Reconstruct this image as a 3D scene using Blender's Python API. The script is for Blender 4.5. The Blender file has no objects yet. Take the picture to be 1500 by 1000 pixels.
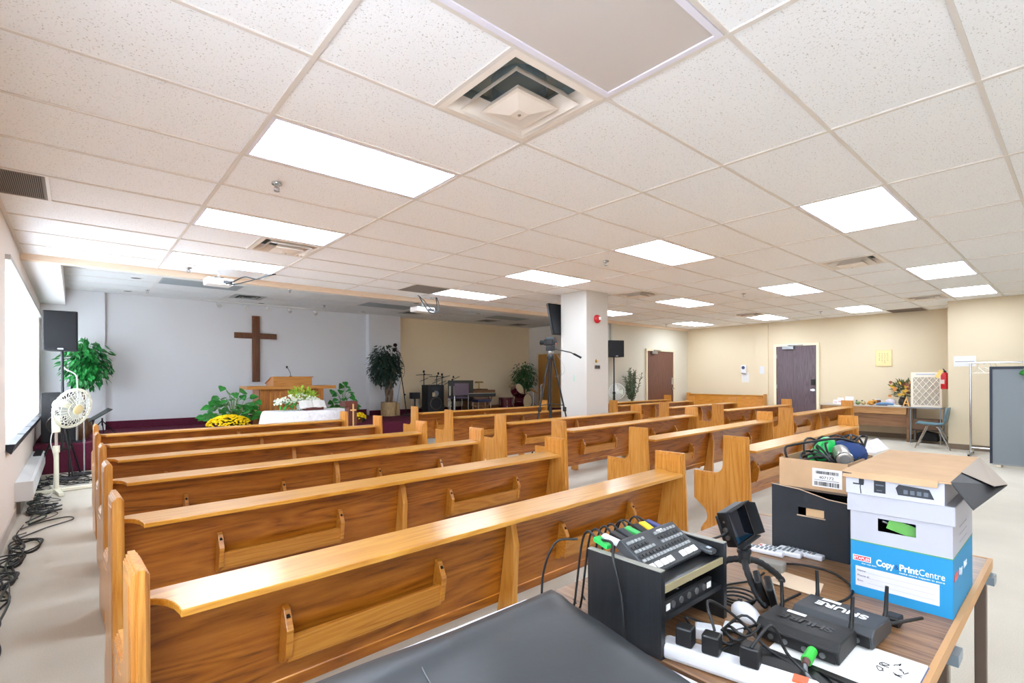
import bpy, bmesh, math, random
from mathutils import Vector, Matrix, Euler

S = bpy.context.scene
C = S.collection
PI = math.pi

# ---------------------------------------------------------------- camera
YAW, ROLL = 0.7081, -0.0041
EYE = Vector((0, 0, 1.36))
_F = Vector((math.sin(YAW), math.cos(YAW), 0))
_R = Vector((math.cos(YAW), -math.sin(YAW), 0))
_U = Vector((0, 0, 1))
_cx = math.cos(ROLL) * _R + math.sin(ROLL) * _U
_cy = -math.sin(ROLL) * _R + math.cos(ROLL) * _U
cam_data = bpy.data.cameras.new('camera')
cam = bpy.data.objects.new('camera', cam_data)
C.objects.link(cam)
m = Matrix.Identity(4)
for r in range(3):
    m[r][0], m[r][1], m[r][2], m[r][3] = _cx[r], _cy[r], -_F[r], EYE[r]
cam.matrix_world = m
cam_data.sensor_width = 36.0
cam_data.lens = 732.5 / 1500 * 36
cam_data.shift_x = (750 - 736.5) / 1500
cam_data.shift_y = (552.4 - 500) / 1500
cam_data.clip_start = 0.02
S.camera = cam

# ---------------------------------------------------------------- world, exposure
S.view_settings.view_transform = 'Standard'
S.view_settings.look = 'None'
S.view_settings.gamma = 1.0
S.view_settings.exposure = 1.06
S.view_settings.use_curve_mapping = False
S.cycles.use_denoising = True
S.cycles.max_bounces = 10
S.cycles.diffuse_bounces = 8
S.cycles.caustics_reflective = False
S.cycles.caustics_refractive = False
S.cycles.sample_clamp_indirect = 6.0
W = bpy.data.worlds.new('daylight')
S.world = W
W.use_nodes = True
W.node_tree.nodes['Background'].inputs[0].default_value = (0.75, 0.87, 1.0, 1)
W.node_tree.nodes['Background'].inputs[1].default_value = 3.0

LAMP = 8.5          # strength of every lit ceiling panel
LAMP_COL = (0.85, 0.965, 1.11)
DAY = 4.2          # brightness of the sky seen through the window
DAY_COL = (0.80, 0.90, 1.0)

# ---------------------------------------------------------------- helpers
def col(h):
    h = h.lstrip('#')
    out = []
    for i in (0, 2, 4):
        c = int(h[i:i + 2], 16) / 255
        out.append(c / 12.92 if c <= 0.04045 else ((c + 0.055) / 1.055) ** 2.4)
    return tuple(out) + (1,)

_mats = {}
def mat(name, c, rough=0.5, metal=0.0, bump=None, var=None, emit=None, trans=None, spec=0.5, coat=0):
    if name in _mats:
        return _mats[name]
    M = bpy.data.materials.new(name)
    M.use_nodes = True
    nt = M.node_tree
    b = nt.nodes['Principled BSDF']
    if isinstance(c, str):
        c = col(c)
    b.inputs['Base Color'].default_value = c
    b.inputs['Roughness'].default_value = rough
    b.inputs['Metallic'].default_value = metal
    b.inputs['Specular IOR Level'].default_value = spec
    b.inputs['Coat Weight'].default_value = coat
    tc = None
    if bump or var:
        tc = nt.nodes.new('ShaderNodeTexCoord')
    if var:     # (scale, amount)
        n = nt.nodes.new('ShaderNodeTexNoise')
        n.inputs['Scale'].default_value = var[0]
        n.inputs['Detail'].default_value = 5
        nt.links.new(tc.outputs['Object'], n.inputs['Vector'])
        mr = nt.nodes.new('ShaderNodeMapRange')
        mr.inputs[1].default_value = 0.3
        mr.inputs[2].default_value = 0.7
        mr.inputs[3].default_value = 1 - var[1]
        mr.inputs[4].default_value = 1 + var[1]
        nt.links.new(n.outputs[0], mr.inputs[0])
        vm = nt.nodes.new('ShaderNodeVectorMath')
        vm.operation = 'MULTIPLY'
        vm.inputs[0].default_value = c[:3]
        nt.links.new(mr.outputs[0], vm.inputs[1])
        nt.links.new(vm.outputs[0], b.inputs['Base Color'])
    if bump:    # (scale, strength)
        n = nt.nodes.new('ShaderNodeTexNoise')
        n.inputs['Scale'].default_value = bump[0]
        n.inputs['Detail'].default_value = 4
        nt.links.new(tc.outputs['Object'], n.inputs['Vector'])
        bp = nt.nodes.new('ShaderNodeBump')
        bp.inputs['Strength'].default_value = bump[1]
        bp.inputs['Distance'].default_value = 0.01
        nt.links.new(n.outputs[0], bp.inputs['Height'])
        nt.links.new(bp.outputs[0], b.inputs['Normal'])
    if emit:
        b.inputs['Emission Color'].default_value = tuple(emit[0][:3]) + (1,)
        b.inputs['Emission Strength'].default_value = emit[1]
    if trans:
        b.inputs['Transmission Weight'].default_value = trans
    _mats[name] = M
    return M

def wood(name, dark, mid, light, axis='x', scale=1.0, rough=0.32, coat=0.25, stretch=14, contrast=0.8):
    """varnished timber with streaks and cathedral figure running along one axis"""
    if name in _mats:
        return _mats[name]
    M = bpy.data.materials.new(name)
    M.use_nodes = True
    nt = M.node_tree
    L = nt.links.new
    b = nt.nodes['Principled BSDF']
    b.inputs['Roughness'].default_value = rough
    b.inputs['Coat Weight'].default_value = coat
    b.inputs['Coat Roughness'].default_value = 0.15
    tc = nt.nodes.new('ShaderNodeTexCoord')
    oi = nt.nodes.new('ShaderNodeObjectInfo')
    mul = nt.nodes.new('ShaderNodeMath'); mul.operation = 'MULTIPLY'; mul.inputs[1].default_value = 37
    L(oi.outputs['Random'], mul.inputs[0])
    add = nt.nodes.new('ShaderNodeVectorMath'); add.operation = 'ADD'
    L(tc.outputs['Object'], add.inputs[0]); L(mul.outputs[0], add.inputs[1])
    mp = nt.nodes.new('ShaderNodeMapping')
    k = {'x': (1, stretch, stretch), 'y': (stretch, 1, stretch), 'z': (stretch, stretch, 1)}[axis]
    mp.inputs['Scale'].default_value = tuple(scale * v for v in k)
    L(add.outputs[0], mp.inputs['Vector'])
    n1 = nt.nodes.new('ShaderNodeTexNoise')
    n1.inputs['Scale'].default_value = 0.55
    n1.inputs['Detail'].default_value = 2
    n1.inputs['Distortion'].default_value = 0.6
    L(mp.outputs[0], n1.inputs['Vector'])
    wv = nt.nodes.new('ShaderNodeMath'); wv.operation = 'MULTIPLY'; wv.inputs[1].default_value = 26
    L(n1.outputs[0], wv.inputs[0])
    fr = nt.nodes.new('ShaderNodeMath'); fr.operation = 'PINGPONG'; fr.inputs[1].default_value = 1.0
    L(wv.outputs[0], fr.inputs[0])
    n2 = nt.nodes.new('ShaderNodeTexNoise')
    n2.inputs['Scale'].default_value = 5
    n2.inputs['Detail'].default_value = 6
    n2.inputs['Roughness'].default_value = 0.7
    L(mp.outputs[0], n2.inputs['Vector'])
    mx = nt.nodes.new('ShaderNodeMath'); mx.operation = 'MULTIPLY_ADD'; mx.inputs[1].default_value = 0.34
    L(fr.outputs[0], mx.inputs[0])
    m3 = nt.nodes.new('ShaderNodeMath'); m3.operation = 'MULTIPLY_ADD'
    m3.inputs[1].default_value = contrast; m3.inputs[2].default_value = 0.33 - contrast / 2
    L(n2.outputs[0], m3.inputs[0]); L(m3.outputs[0], mx.inputs[2])
    cr = nt.nodes.new('ShaderNodeValToRGB')
    cr.color_ramp.elements[0].position = 0.15
    cr.color_ramp.elements[0].color = col(dark)
    cr.color_ramp.elements[1].position = 0.85
    cr.color_ramp.elements[1].color = col(light)
    e = cr.color_ramp.elements.new(0.42); e.color = col(mid)
    L(mx.outputs[0], cr.inputs[0])
    L(cr.outputs[0], b.inputs['Base Color'])
    _mats[name] = M
    return M

class MB:
    """collects shapes, then builds ONE mesh object"""
    def __init__(s):
        s.bm = bmesh.new()
        s.mi = 0
    def _face(s, vs):
        try:
            f = s.bm.faces.new(vs)
            f.material_index = s.mi
            return f
        except ValueError:
            return None
    def box(s, x0, y0, z0, x1, y1, z1):
        v = [s.bm.verts.new(p) for p in ((x0, y0, z0), (x1, y0, z0), (x1, y1, z0), (x0, y1, z0), (x0, y0, z1), (x1, y0, z1), (x1, y1, z1), (x0, y1, z1))]
        for q in ((0, 3, 2, 1), (4, 5, 6, 7), (0, 1, 5, 4), (1, 2, 6, 5), (2, 3, 7, 6), (3, 0, 4, 7)):
            s._face([v[i] for i in q])
        return s
    def obox(s, c, size, rot=(0, 0, 0)):
        R = Euler(rot).to_matrix()
        c = Vector(c)
        h = [x / 2 for x in size]
        v = [s.bm.verts.new(c + R @ Vector((sx * h[0], sy * h[1], sz * h[2]))) for sx, sy, sz in ((-1, -1, -1), (1, -1, -1), (1, 1, -1), (-1, 1, -1), (-1, -1, 1), (1, -1, 1), (1, 1, 1), (-1, 1, 1))]
        for q in ((0, 3, 2, 1), (4, 5, 6, 7), (0, 1, 5, 4), (1, 2, 6, 5), (2, 3, 7, 6), (3, 0, 4, 7)):
            s._face([v[i] for i in q])
        return s
    def prism(s, pts, axis, a, b):
        def P(p, t):
            return {'x': (t, p[0], p[1]), 'y': (p[0], t, p[1]), 'z': (p[0], p[1], t)}[axis]
        A = [s.bm.verts.new(P(p, a)) for p in pts]
        B = [s.bm.verts.new(P(p, b)) for p in pts]
        s._face(A[::-1]); s._face(B)
        n = len(pts)
        for i in range(n):
            s._face([A[i], A[(i + 1) % n], B[(i + 1) % n], B[i]])
        return s
    def ring(s, outer, inner):
        """strip between two closed loops of 3-D points"""
        A = [s.bm.verts.new(p) for p in outer]
        B = [s.bm.verts.new(p) for p in inner]
        n = len(A)
        for i in range(n):
            s._face([A[i], A[(i + 1) % n], B[(i + 1) % n], B[i]])
        return s
    def poly(s, pts):
        s._face([s.bm.verts.new(p) for p in pts])
        return s
    def tube(s, pts, r, seg=8, closed=False, cap=True):
        pts = [Vector(p) for p in pts]
        n = len(pts)
        rs = r if isinstance(r, (list, tuple)) else [r] * n
        loops = []
        up = None
        for i, p in enumerate(pts):
            if closed:
                t = pts[(i + 1) % n] - pts[i - 1]
            else:
                t = pts[min(i + 1, n - 1)] - pts[max(i - 1, 0)]
            if t.length < 1e-9:
                t = Vector((0, 0, 1))
            t.normalize()
            if up is None:
                up = Vector((0, 0, 1)) if abs(t.z) < 0.9 else Vector((1, 0, 0))
            a = t.cross(up)
            if a.length < 1e-4:
                a = t.cross(Vector((1, 0.3, 0)))
            a.normalize()
            bq = a.cross(t).normalized()
            up = bq
            loops.append([s.bm.verts.new(p + rs[i] * (math.cos(2 * PI * k / seg) * a + math.sin(2 * PI * k / seg) * bq)) for k in range(seg)])
        for i in range(n if closed else n - 1):
            A, B = loops[i], loops[(i + 1) % n]
            for k in range(seg):
                s._face([A[k], A[(k + 1) % seg], B[(k + 1) % seg], B[k]])
        if cap and not closed:
            s._face(loops[0][::-1]); s._face(loops[-1])
        return s
    def cyl(s, p0, p1, r0, r1=None, seg=20):
        return s.tube([p0, p1], [r0, r0 if r1 is None else r1], seg)
    def lathe(s, prof, c=(0, 0, 0), seg=24, rot=None, cap=True):
        c = Vector(c)
        R = rot if rot is not None else Matrix.Identity(3)
        loops = []
        for r, z in prof:
            loops.append([s.bm.verts.new(c + R @ Vector((max(r, 1e-4) * math.cos(2 * PI * k / seg), max(r, 1e-4) * math.sin(2 * PI * k / seg), z))) for k in range(seg)])
        for A, B in zip(loops, loops[1:]):
            for k in range(seg):
                s._face([A[k], A[(k + 1) % seg], B[(k + 1) % seg], B[k]])
        if cap:
            s._face(loops[0][::-1]); s._face(loops[-1])
        return s
    def ball(s, c, r, seg=14, rings=8, rot=None):
        if not isinstance(r, (tuple, list)):
            r = (r, r, r)
        c = Vector(c)
        R = rot if rot is not None else Matrix.Identity(3)
        loops = []
        for i in range(1, rings):
            t = PI * i / rings
            loops.append([s.bm.verts.new(c + R @ Vector((r[0] * math.sin(t) * math.cos(2 * PI * k / seg), r[1] * math.sin(t) * math.sin(2 * PI * k / seg), -r[2] * math.cos(t)))) for k in range(seg)])
        a = s.bm.verts.new(c + R @ Vector((0, 0, -r[2]))); b = s.bm.verts.new(c + R @ Vector((0, 0, r[2])))
        for A, B in zip(loops, loops[1:]):
            for k in range(seg):
                s._face([A[k], A[(k + 1) % seg], B[(k + 1) % seg], B[k]])
        for k in range(seg):
            s._face([a, loops[0][(k + 1) % seg], loops[0][k]])
            s._face([b, loops[-1][k], loops[-1][(k + 1) % seg]])
        return s
    def leaf(s, p, d, n, L, w, fold=0.25, heart=False):
        p = Vector(p); d = Vector(d).normalized(); n = Vector(n)
        side = d.cross(n)
        if side.length < 1e-3:
            side = d.cross(Vector((1, 0.2, 0.1)))
        side.normalize()
        n = side.cross(d).normalized()
        if heart:
            prof = ((-0.10, 0.30), (0.08, 0.62), (0.38, 0.55), (0.72, 0.28))
        else:
            prof = ((0.18, 0.34), (0.45, 0.5), (0.75, 0.3))
        base = s.bm.verts.new(p); tip = s.bm.verts.new(p + d * L - n * L * 0.12)
        mids, ls, rs_ = [], [], []
        for t, k in prof:
            q = p + d * L * t - n * L * 0.12 * max(t, 0) ** 2
            mids.append(s.bm.verts.new(q - n * w * fold * k))
            ls.append(s.bm.verts.new(q + side * w * k))
            rs_.append(s.bm.verts.new(q - side * w * k))
        s._face([base, ls[0], mids[0]]); s._face([base, mids[0], rs_[0]])
        for i in range(len(prof) - 1):
            s._face([mids[i], ls[i], ls[i + 1], mids[i + 1]])
            s._face([mids[i], mids[i + 1], rs_[i + 1], rs_[i]])
        s._face([mids[-1], ls[-1], tip]); s._face([mids[-1], tip, rs_[-1]])
        return s
    def build(s, name, mats, parent=None, smooth=None, bevel=None, kind=None, normals=True):
        if normals:
            bmesh.ops.recalc_face_normals(s.bm, faces=s.bm.faces)
        if smooth:
            ang = math.radians(smooth)
            for f in s.bm.faces:
                f.smooth = True
            for e in s.bm.edges:
                if len(e.link_faces) == 2:
                    try:
                        if e.calc_face_angle() > ang:
                            e.smooth = False
                    except ValueError:
                        pass
        me = bpy.data.meshes.new(name)
        s.bm.to_mesh(me); s.bm.free()
        for q in (mats if isinstance(mats, (list, tuple)) else [mats]):
            me.materials.append(q)
        o = bpy.data.objects.new(name, me)
        C.objects.link(o)
        if parent:
            o.parent = parent
        if bevel:
            bv = o.modifiers.new('bevel', 'BEVEL')
            bv.width = bevel; bv.segments = 2; bv.limit_method = 'ANGLE'; bv.angle_limit = math.radians(40)
        if kind:
            o['kind'] = kind
        return o

def tag(o, label, cat, group=None, kind=None):
    o['label'] = label; o['category'] = cat
    if group: o['group'] = group
    if kind: o['kind'] = kind
    return o

def thing(name, label, cat, loc=(0, 0, 0), rotz=0, group=None, rot=None):
    o = bpy.data.objects.new(name, None)
    o.empty_display_size = 0.1
    C.objects.link(o)
    o.location = loc
    o.rotation_euler = rot if rot else (0, 0, rotz)
    return tag(o, label, cat, group)

def dup(root, loc, rotz=0, label=None, group=None):
    r = root.copy(); C.objects.link(r); r.location = loc; r.rotation_euler = (0, 0, rotz)
    if label: r['label'] = label
    if group: r['group'] = group
    for ch in list(root.children):
        c = ch.copy(); C.objects.link(c); c.parent = r
        for g in ch.children:
            d = g.copy(); C.objects.link(d); d.parent = c
    return r

def struct(name, mb, m, parent=None, **k):
    return mb.build(name, m, parent, kind='structure', **k)

def text(name, body, size, loc, rot, m, parent=None, width=None, extrude=0.0004, align='LEFT', bold=0):
    cu = bpy.data.curves.new(name, 'FONT')
    cu.body = body; cu.size = size; cu.extrude = extrude; cu.align_x = align; cu.offset = bold
    tmp = bpy.data.objects.new(name, cu)
    C.objects.link(tmp)
    dg = bpy.context.evaluated_depsgraph_get()
    me = bpy.data.meshes.new_from_object(tmp.evaluated_get(dg))
    bpy.data.objects.remove(tmp)
    me.materials.clear(); me.materials.append(m)
    o = bpy.data.objects.new(name, me)
    C.objects.link(o)
    o.location = loc; o.rotation_euler = rot
    if width:
        xs = [v.co.x for v in me.vertices]
        k = width / max(max(xs) - min(xs), 1e-6)
        o.scale = (k, 1, 1)
    if parent: o.parent = parent
    return o

FACE_X = (PI / 2, 0, -PI / 2)   # lettering read from the -X side
FACE_Y = (PI / 2, 0, 0)         # lettering read from the -Y side

def spline(pts, n=8):
    """Catmull-Rom through the points"""
    P = [Vector(p) for p in pts]
    P = [2 * P[0] - P[1]] + P + [2 * P[-1] - P[-2]]
    out = []
    for i in range(1, len(P) - 2):
        for k in range(n):
            t = k / n
            a, b, c, d = P[i - 1], P[i], P[i + 1], P[i + 2]
            out.append(0.5 * ((2 * b) + (c - a) * t + (2 * a - 5 * b + 4 * c - d) * t * t + (3 * b - a - 3 * c + d) * t ** 3))
    out.append(P[-2])
    return out

def inset(poly, d):
    """move every edge of a counter-clockwise polygon inward by d"""
    n = len(poly); out = []
    for i in range(n):
        p0, p1, p2 = Vector(poly[i - 1]), Vector(poly[i]), Vector(poly[(i + 1) % n])
        e1 = (p1 - p0).normalized(); e2 = (p2 - p1).normalized()
        n1 = Vector((-e1.y, e1.x)); n2 = Vector((-e2.y, e2.x))
        k = 1 + n1.dot(n2)
        out.append(tuple(p1 + (n1 + n2) * d / max(k, 0.4)))
    return out

# ---------------------------------------------------------------- materials
white = mat('white_paint', '#efeeec', 0.55)
tile_white = None
metal_white = mat('white_enamel', '#e9e8e4', 0.4)
black = mat('black_plastic', '#0a0a0c', 0.45)
black_matte = mat('black_matte', '#0e0f11', 0.8)
dark_grey = mat('dark_grey_plastic', '#1e2024', 0.45)
chrome = mat('chrome', '#c9ccd0', 0.18, 1.0)
steel = mat('brushed_steel', '#a8aaac', 0.35, 1.0)
paper = mat('paper', '#dddbd8', 0.8)
ink = mat('ink', '#1c1d22', 0.7)
kraft = mat('kraft_cardboard', '#b18f6c', 0.85, var=(14, 0.06))
red = mat('red_enamel', '#c01420', 0.3)
cable_black = mat('black_cable', '#0d0d0f', 0.5)
cable_grey = mat('grey_cable', '#6d6f72', 0.55)
lens_glass = mat('dark_glass', '#0a0d14', 0.05, spec=0.8)
brass = mat('brass', '#b58a3a', 0.3, 1.0)
leaf_dark = mat('dark_leaf', '#1f3d22', 0.5, var=(6, 0.35))
leaf_green = mat('green_leaf', '#2f8a34', 0.4, var=(8, 0.35))
leaf_ficus = mat('ficus_leaf', '#1f7a34', 0.35, var=(7, 0.4))
leaf_olive = mat('olive_leaf', '#586b50', 0.55, var=(8, 0.3))
soil = mat('soil', '#3a2a1e', 0.95)
oak_x = wood('oak_lengthwise', '#87480f', '#bd741f', '#da9a3a', 'x')
oak_z = wood('oak_upright', '#a05c17', '#c8822c', '#dda24c', 'z')
pulpit_wood = wood('pulpit_oak', '#8a4a16', '#b8702a', '#cc8a3e', 'z')
# ---------------------------------------------------------------- the room
CEIL = 2.737
STAGE_CEIL = 2.96
STAGE = 0.42
XL, XR, XB = -0.45, 13.65, 12.35
YB, YF = -3.2, 11.85
def GX(i): return 0.785 + 1.2192 * i
def GY(j): return 2.154 + 0.6096 * j

wall_cool = mat('wall_paint_white', '#dadbde', 0.75, bump=(60, 0.05))
wall_warm = mat('wall_paint_cream', '#d8c8ab', 0.75, bump=(60, 0.05))
wall_beige = mat('wall_paint_beige', '#f2dfbc', 0.75, bump=(60, 0.05))
wall_left_m = mat('wall_paint_offwhite', '#e2d8cf', 0.75, bump=(60, 0.05))
beam_m = mat('beam_paint', '#ead6bf', 0.7)

def carpet_mat():
    M = mat('grey_loop_carpet', '#aaa399', 0.95, bump=(420, 0.5), spec=0.15)
    nt = M.node_tree; b = nt.nodes['Principled BSDF']
    tc = nt.nodes.new('ShaderNodeTexCoord')
    n = nt.nodes.new('ShaderNodeTexNoise'); n.inputs['Scale'].default_value = 230; n.inputs['Detail'].default_value = 3
    n2 = nt.nodes.new('ShaderNodeTexNoise'); n2.inputs['Scale'].default_value = 1.3; n2.inputs['Detail'].default_value = 5
    nt.links.new(tc.outputs['Object'], n.inputs['Vector']); nt.links.new(tc.outputs['Object'], n2.inputs['Vector'])
    a = nt.nodes.new('ShaderNodeMath'); a.operation = 'MULTIPLY_ADD'; a.inputs[1].default_value = 0.6
    nt.links.new(n.outputs[0], a.inputs[0])
    k = nt.nodes.new('ShaderNodeMath'); k.operation = 'MULTIPLY'; k.inputs[1].default_value = 0.4
    nt.links.new(n2.outputs[0], k.inputs[0]); nt.links.new(k.outputs[0], a.inputs[2])
    cr = nt.nodes.new('ShaderNodeValToRGB')
    cr.color_ramp.elements[0].position = 0.3; cr.color_ramp.elements[0].color = col('#b4ac9f')
    cr.color_ramp.elements[1].position = 0.72; cr.color_ramp.elements[1].color = col('#d6cfc1')
    nt.links.new(a.outputs[0], cr.inputs[0]); nt.links.new(cr.outputs[0], b.inputs['Base Color'])
    return M
carpet = carpet_mat()
burgundy = mat('burgundy_carpet', '#5c2436', 0.95, bump=(300, 0.4), var=(40, 0.12), spec=0.15)
vinyl_base = mat('brown_vinyl_base', '#7b6a58', 0.6)

def tile_mat(name, base, dots):
    M = bpy.data.materials.new(name); M.use_nodes = True
    nt = M.node_tree; L = nt.links.new; b = nt.nodes['Principled BSDF']
    b.inputs['Roughness'].default_value = 0.9; b.inputs['Specular IOR Level'].default_value = 0.2
    tc = nt.nodes.new('ShaderNodeTexCoord')
    v = nt.nodes.new('ShaderNodeTexNoise'); v.inputs['Scale'].default_value = 105; v.inputs['Detail'].default_value = 2
    v.inputs['Roughness'].default_value = 0.6
    L(tc.outputs['Object'], v.inputs['Vector'])
    cr = nt.nodes.new('ShaderNodeValToRGB')
    cr.color_ramp.elements[0].position = 0.315; cr.color_ramp.elements[0].color = col(dots)
    cr.color_ramp.elements[1].position = 0.385; cr.color_ramp.elements[1].color = col(base)
    L(v.outputs[0], cr.inputs[0]); L(cr.outputs[0], b.inputs['Base Color'])
    bp = nt.nodes.new('ShaderNodeBump'); bp.inputs['Strength'].default_value = 0.35; bp.inputs['Distance'].default_value = 0.004
    L(v.outputs[0], bp.inputs['Height']); L(bp.outputs[0], b.inputs['Normal'])
    return M
tile_white = tile_mat('pinhole_ceiling_tile', '#f3f5f8', '#c6c3c1')
tbar = mat('ceiling_tbar', '#dcd6d0', 0.5)

struct('floor', MB().box(XL - .3, YB - .2, -0.12, XR + .3, YF + .4, 0), carpet)

# -- ceiling: light cells and vent half-cells are left open
LIGHTS = [(0, -5), (3, -5), (6, -5), (0, 1), (0, 4), (0, 7), (3, -2), (3, 1), (3, 4), (3, 7), (6, -2), (6, 1), (6, 4), (6, 7), (8, -2), (9, 1), (9, 4), (9, 7)]  # panels behind the camera are unseen, added to light the foreground
OFF = [(0, -2)]
VENTS = [(0.5, -1), (0.5, 5), (5, -1), (5, 4), (8.5, 4), (8.5, -1)]
GRILLES = [(-1, 4), (2.5, 7), (10, 0)]
closed = set()
for i, j in LIGHTS + OFF:
    closed |= {(i, j), (i + .5, j)}
for i, j in VENTS:
    closed.add((i, j))
closed |= {(-1, 4), (2.5, 7), (10, 0), (10.5, 0)}
cm = MB()
i = -1.5
while i < 11:
    for j in range(-9, 10):
        x0, x1 = max(GX(i), XL), min(GX(i + .5), XR)
        y0, y1 = max(GY(j), YB), min(GY(j + 1), 7.56)
        if x1 - x0 < 1e-3 or y1 - y0 < 1e-3 or (i, j) in closed:
            continue
        z = CEIL + 0.004
        cm.poly([(x0, y0, z), (x0, y1, z), (x1, y1, z), (x1, y0, z)])
    i += .5
cm.poly([(-.15, GY(4), CEIL + .004), (-.15, GY(5), CEIL + .004), (GX(-.5), GY(5), CEIL + .004), (GX(-.5), GY(4), CEIL + .004)])
ceiling = struct('ceiling', cm, tile_white, normals=False)
gm = MB()
random.seed(3)
for i in range(-1, 12):
    if XL < GX(i) < XR:
        gm.box(GX(i) - .012, YB, CEIL - .004, GX(i) + .012, 7.56, CEIL + .006)
for j in range(-9, 10):
    if GY(j) < 7.56:
        gm.box(XL, GY(j) - .010, CEIL - .003, XR, GY(j) + .010, CEIL + .006)
for i, j in VENTS:
    s = GX(i) if i % 1 else GX(i + .5)
    gm.box(s - .011, GY(j), CEIL - .0035, s + .011, GY(j + 1), CEIL + .005)
for x in (GX(2.5), GX(-.76)):
    gm.box(x - .012, GY(7) if x > 1 else GY(4), CEIL - .0035, x + .012, GY(8) if x > 1 else GY(5), CEIL + .005)
struct('ceiling_grid', gm, tbar, ceiling)
struct('ceiling_deck', MB().box(XL - .3, YB - .2, 3.15, XR + .3, YF + .4, 3.25), black_matte)

# -- stage ceiling, the beam in front of it and the bulkhead over the window
sm = MB().box(XL, 7.66, STAGE_CEIL, 11.3, YF + .12, STAGE_CEIL + .03)
sc = struct('ceiling_stage', sm, tile_mat('stage_ceiling_tile', '#dfe0df', '#bdbcb8'))
sg = MB()
x = 1.04 - 1.2192
while x < 11.2:
    sg.box(x - .012, 7.66, STAGE_CEIL - .004, x + .012, YF, STAGE_CEIL + .001); x += 1.2192
for k in range(1, 7):
    sg.box(-.12, 7.66 + .6096 * k - .009, STAGE_CEIL - .003, 11.2, 7.66 + .6096 * k + .009, STAGE_CEIL + .001)
struct('stage_ceiling_grid', sg, tbar, sc)
struct('trim_1', MB().box(XL, 7.56, 2.672, XR, 7.66, 3.0), beam_m)                 # beam between the two ceilings
struct('trim_2', MB().box(XL, 7.66, 2.677, -.12, YF, 3.0), white)                  # bulkhead above the window

# -- walls
WY0, WY1, WZ0, WZ1 = 6.02, 11.33, 0.80, 2.44
wl = MB()
VY0, VY1 = -2.6, 1.65  # span of an unseen window added for foreground light
wl.box(XL - .25, YB, 0, XL, VY0, 3.15).box(XL - .25, VY1, 0, XL, WY0, 3.15).box(XL - .25, VY0, 0, XL, VY1, WZ0).box(XL - .25, VY0, WZ1, XL, VY1, 3.15)
wl.box(XL - .25, WY1, 0, XL, YF + .3, 3.15)
wl.box(XL - .25, WY0, 0, XL, WY1, WZ0).box(XL - .25, WY0, WZ1, XL, WY1, 3.15)
struct('wall_left', wl, wall_left_m)
struct('wall_front', MB().box(XL - .25, YF, 0, 5.6, YF + .2, 3.15).box(XL, YF - .07, 0, .43, YF, STAGE_CEIL).box(5.6, YF - .17, 0, 6.48, YF, STAGE_CEIL), wall_cool)
struct('wall_front_beige', MB().box(5.6, YF + .001, 0, 11.5, YF + .2, 3.15), wall_beige)
wr = MB().box(XR, 1.68, 0, XR + .2, 7.9, 3.15).box(XR - .03, 5.36, 0, XR, 5.68, CEIL)
struct('wall_right', wr, wall_warm)
struct('wall_right_near', MB().box(XB, YB, 0, XR + .2, 1.68, 3.15), wall_warm)
struct('wall_entrance', MB().box(10.1, 7.62, 0, XR, 7.82, 3.15).box(10.1, 7.82, 0, 10.3, 8.4, 3.15).box(10.1, 8.4, 0, 11.47, 8.6, 3.15), mat('wall_paint_ivory', '#cdc7b6', 0.75, bump=(60, 0.05)))
struct('wall_stage_side', MB().box(11.27, 8.6, 0, 11.47, YF + .1, 3.15), mat('wall_paint_pale', '#ded9d2', 0.75, bump=(60, 0.05)))
struct('wall_back', MB().box(XL - .25, YB - .2, 0, XR + .2, YB, 3.15), wall_warm)
struct('pillar', MB().box(6.17, 5.16, 0, 6.72, 5.71, CEIL + .003), mat('pillar_paint', '#c9c6c0', .7, bump=(60, .05)), bevel=.006)
struct('baseboard_right', MB().box(XR - .012, 1.69, 0, XR, 4.15, .1).box(XR - .012, 5.7, 0, XR, 7.6, .1), vinyl_base)
struct('baseboard_near', MB().box(XB - .012, YB, 0, XB, 1.69, .1), vinyl_base)
struct('baseboard_left', MB().box(XL, YB, 0, XL + .012, 6.8, .1), mat('pale_vinyl_base', '#b7aca2', 0.6))
struct('baseboard_front', MB().box(.43, YF - .014, STAGE, 5.6, YF, STAGE + .15).box(5.6, YF - .184, STAGE, 6.48, YF - .17, STAGE + .12).box(6.48, YF - .013, STAGE, 11.27, YF + .001, STAGE + .1), burgundy)
struct('floor_stage', MB().box(XL, 9.65, 0, 11.27, YF, STAGE), burgundy, bevel=.02)

# -- the window: sky, glass, blinds
sky_m = mat('bright_daylight', '#ffffff', 1, emit=(DAY_COL, DAY))
slat_m = bpy.data.materials.new('blind_fabric'); slat_m.use_nodes = True
nt = slat_m.node_tree; nt.nodes.remove(nt.nodes['Principled BSDF'])
tr = nt.nodes.new('ShaderNodeBsdfTranslucent'); tr.inputs[0].default_value = (.92, .93, .95, 1)
df = nt.nodes.new('ShaderNodeBsdfDiffuse'); df.inputs[0].default_value = (.9, .9, .92, 1)
mxs = nt.nodes.new('ShaderNodeMixShader'); mxs.inputs[0].default_value = 0.45
nt.links.new(tr.outputs[0], mxs.inputs[1]); nt.links.new(df.outputs[0], mxs.inputs[2])
nt.links.new(mxs.outputs[0], nt.nodes['Material Output'].inputs[0])
win = struct('window_1', MB().box(XL - .25, WY0, WZ0, XL - .19, WY0 + .05, WZ1).box(XL - .25, WY1 - .05, WZ0, XL - .19, WY1, WZ1).box(XL - .25, WY0, WZ0, XL - .19, WY1, WZ0 + .05).box(XL - .25, WY0, WZ1 - .05, XL - .19, WY1, WZ1)
             .box(XL - .25, 7.75, WZ0, XL - .19, 7.8, WZ1).box(XL - .25, 9.5, WZ0, XL - .19, 9.55, WZ1), white)
struct('window_pane', MB().box(XL - .30, WY0, WZ0, XL - .27, WY1, WZ1), sky_m, win)
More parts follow.
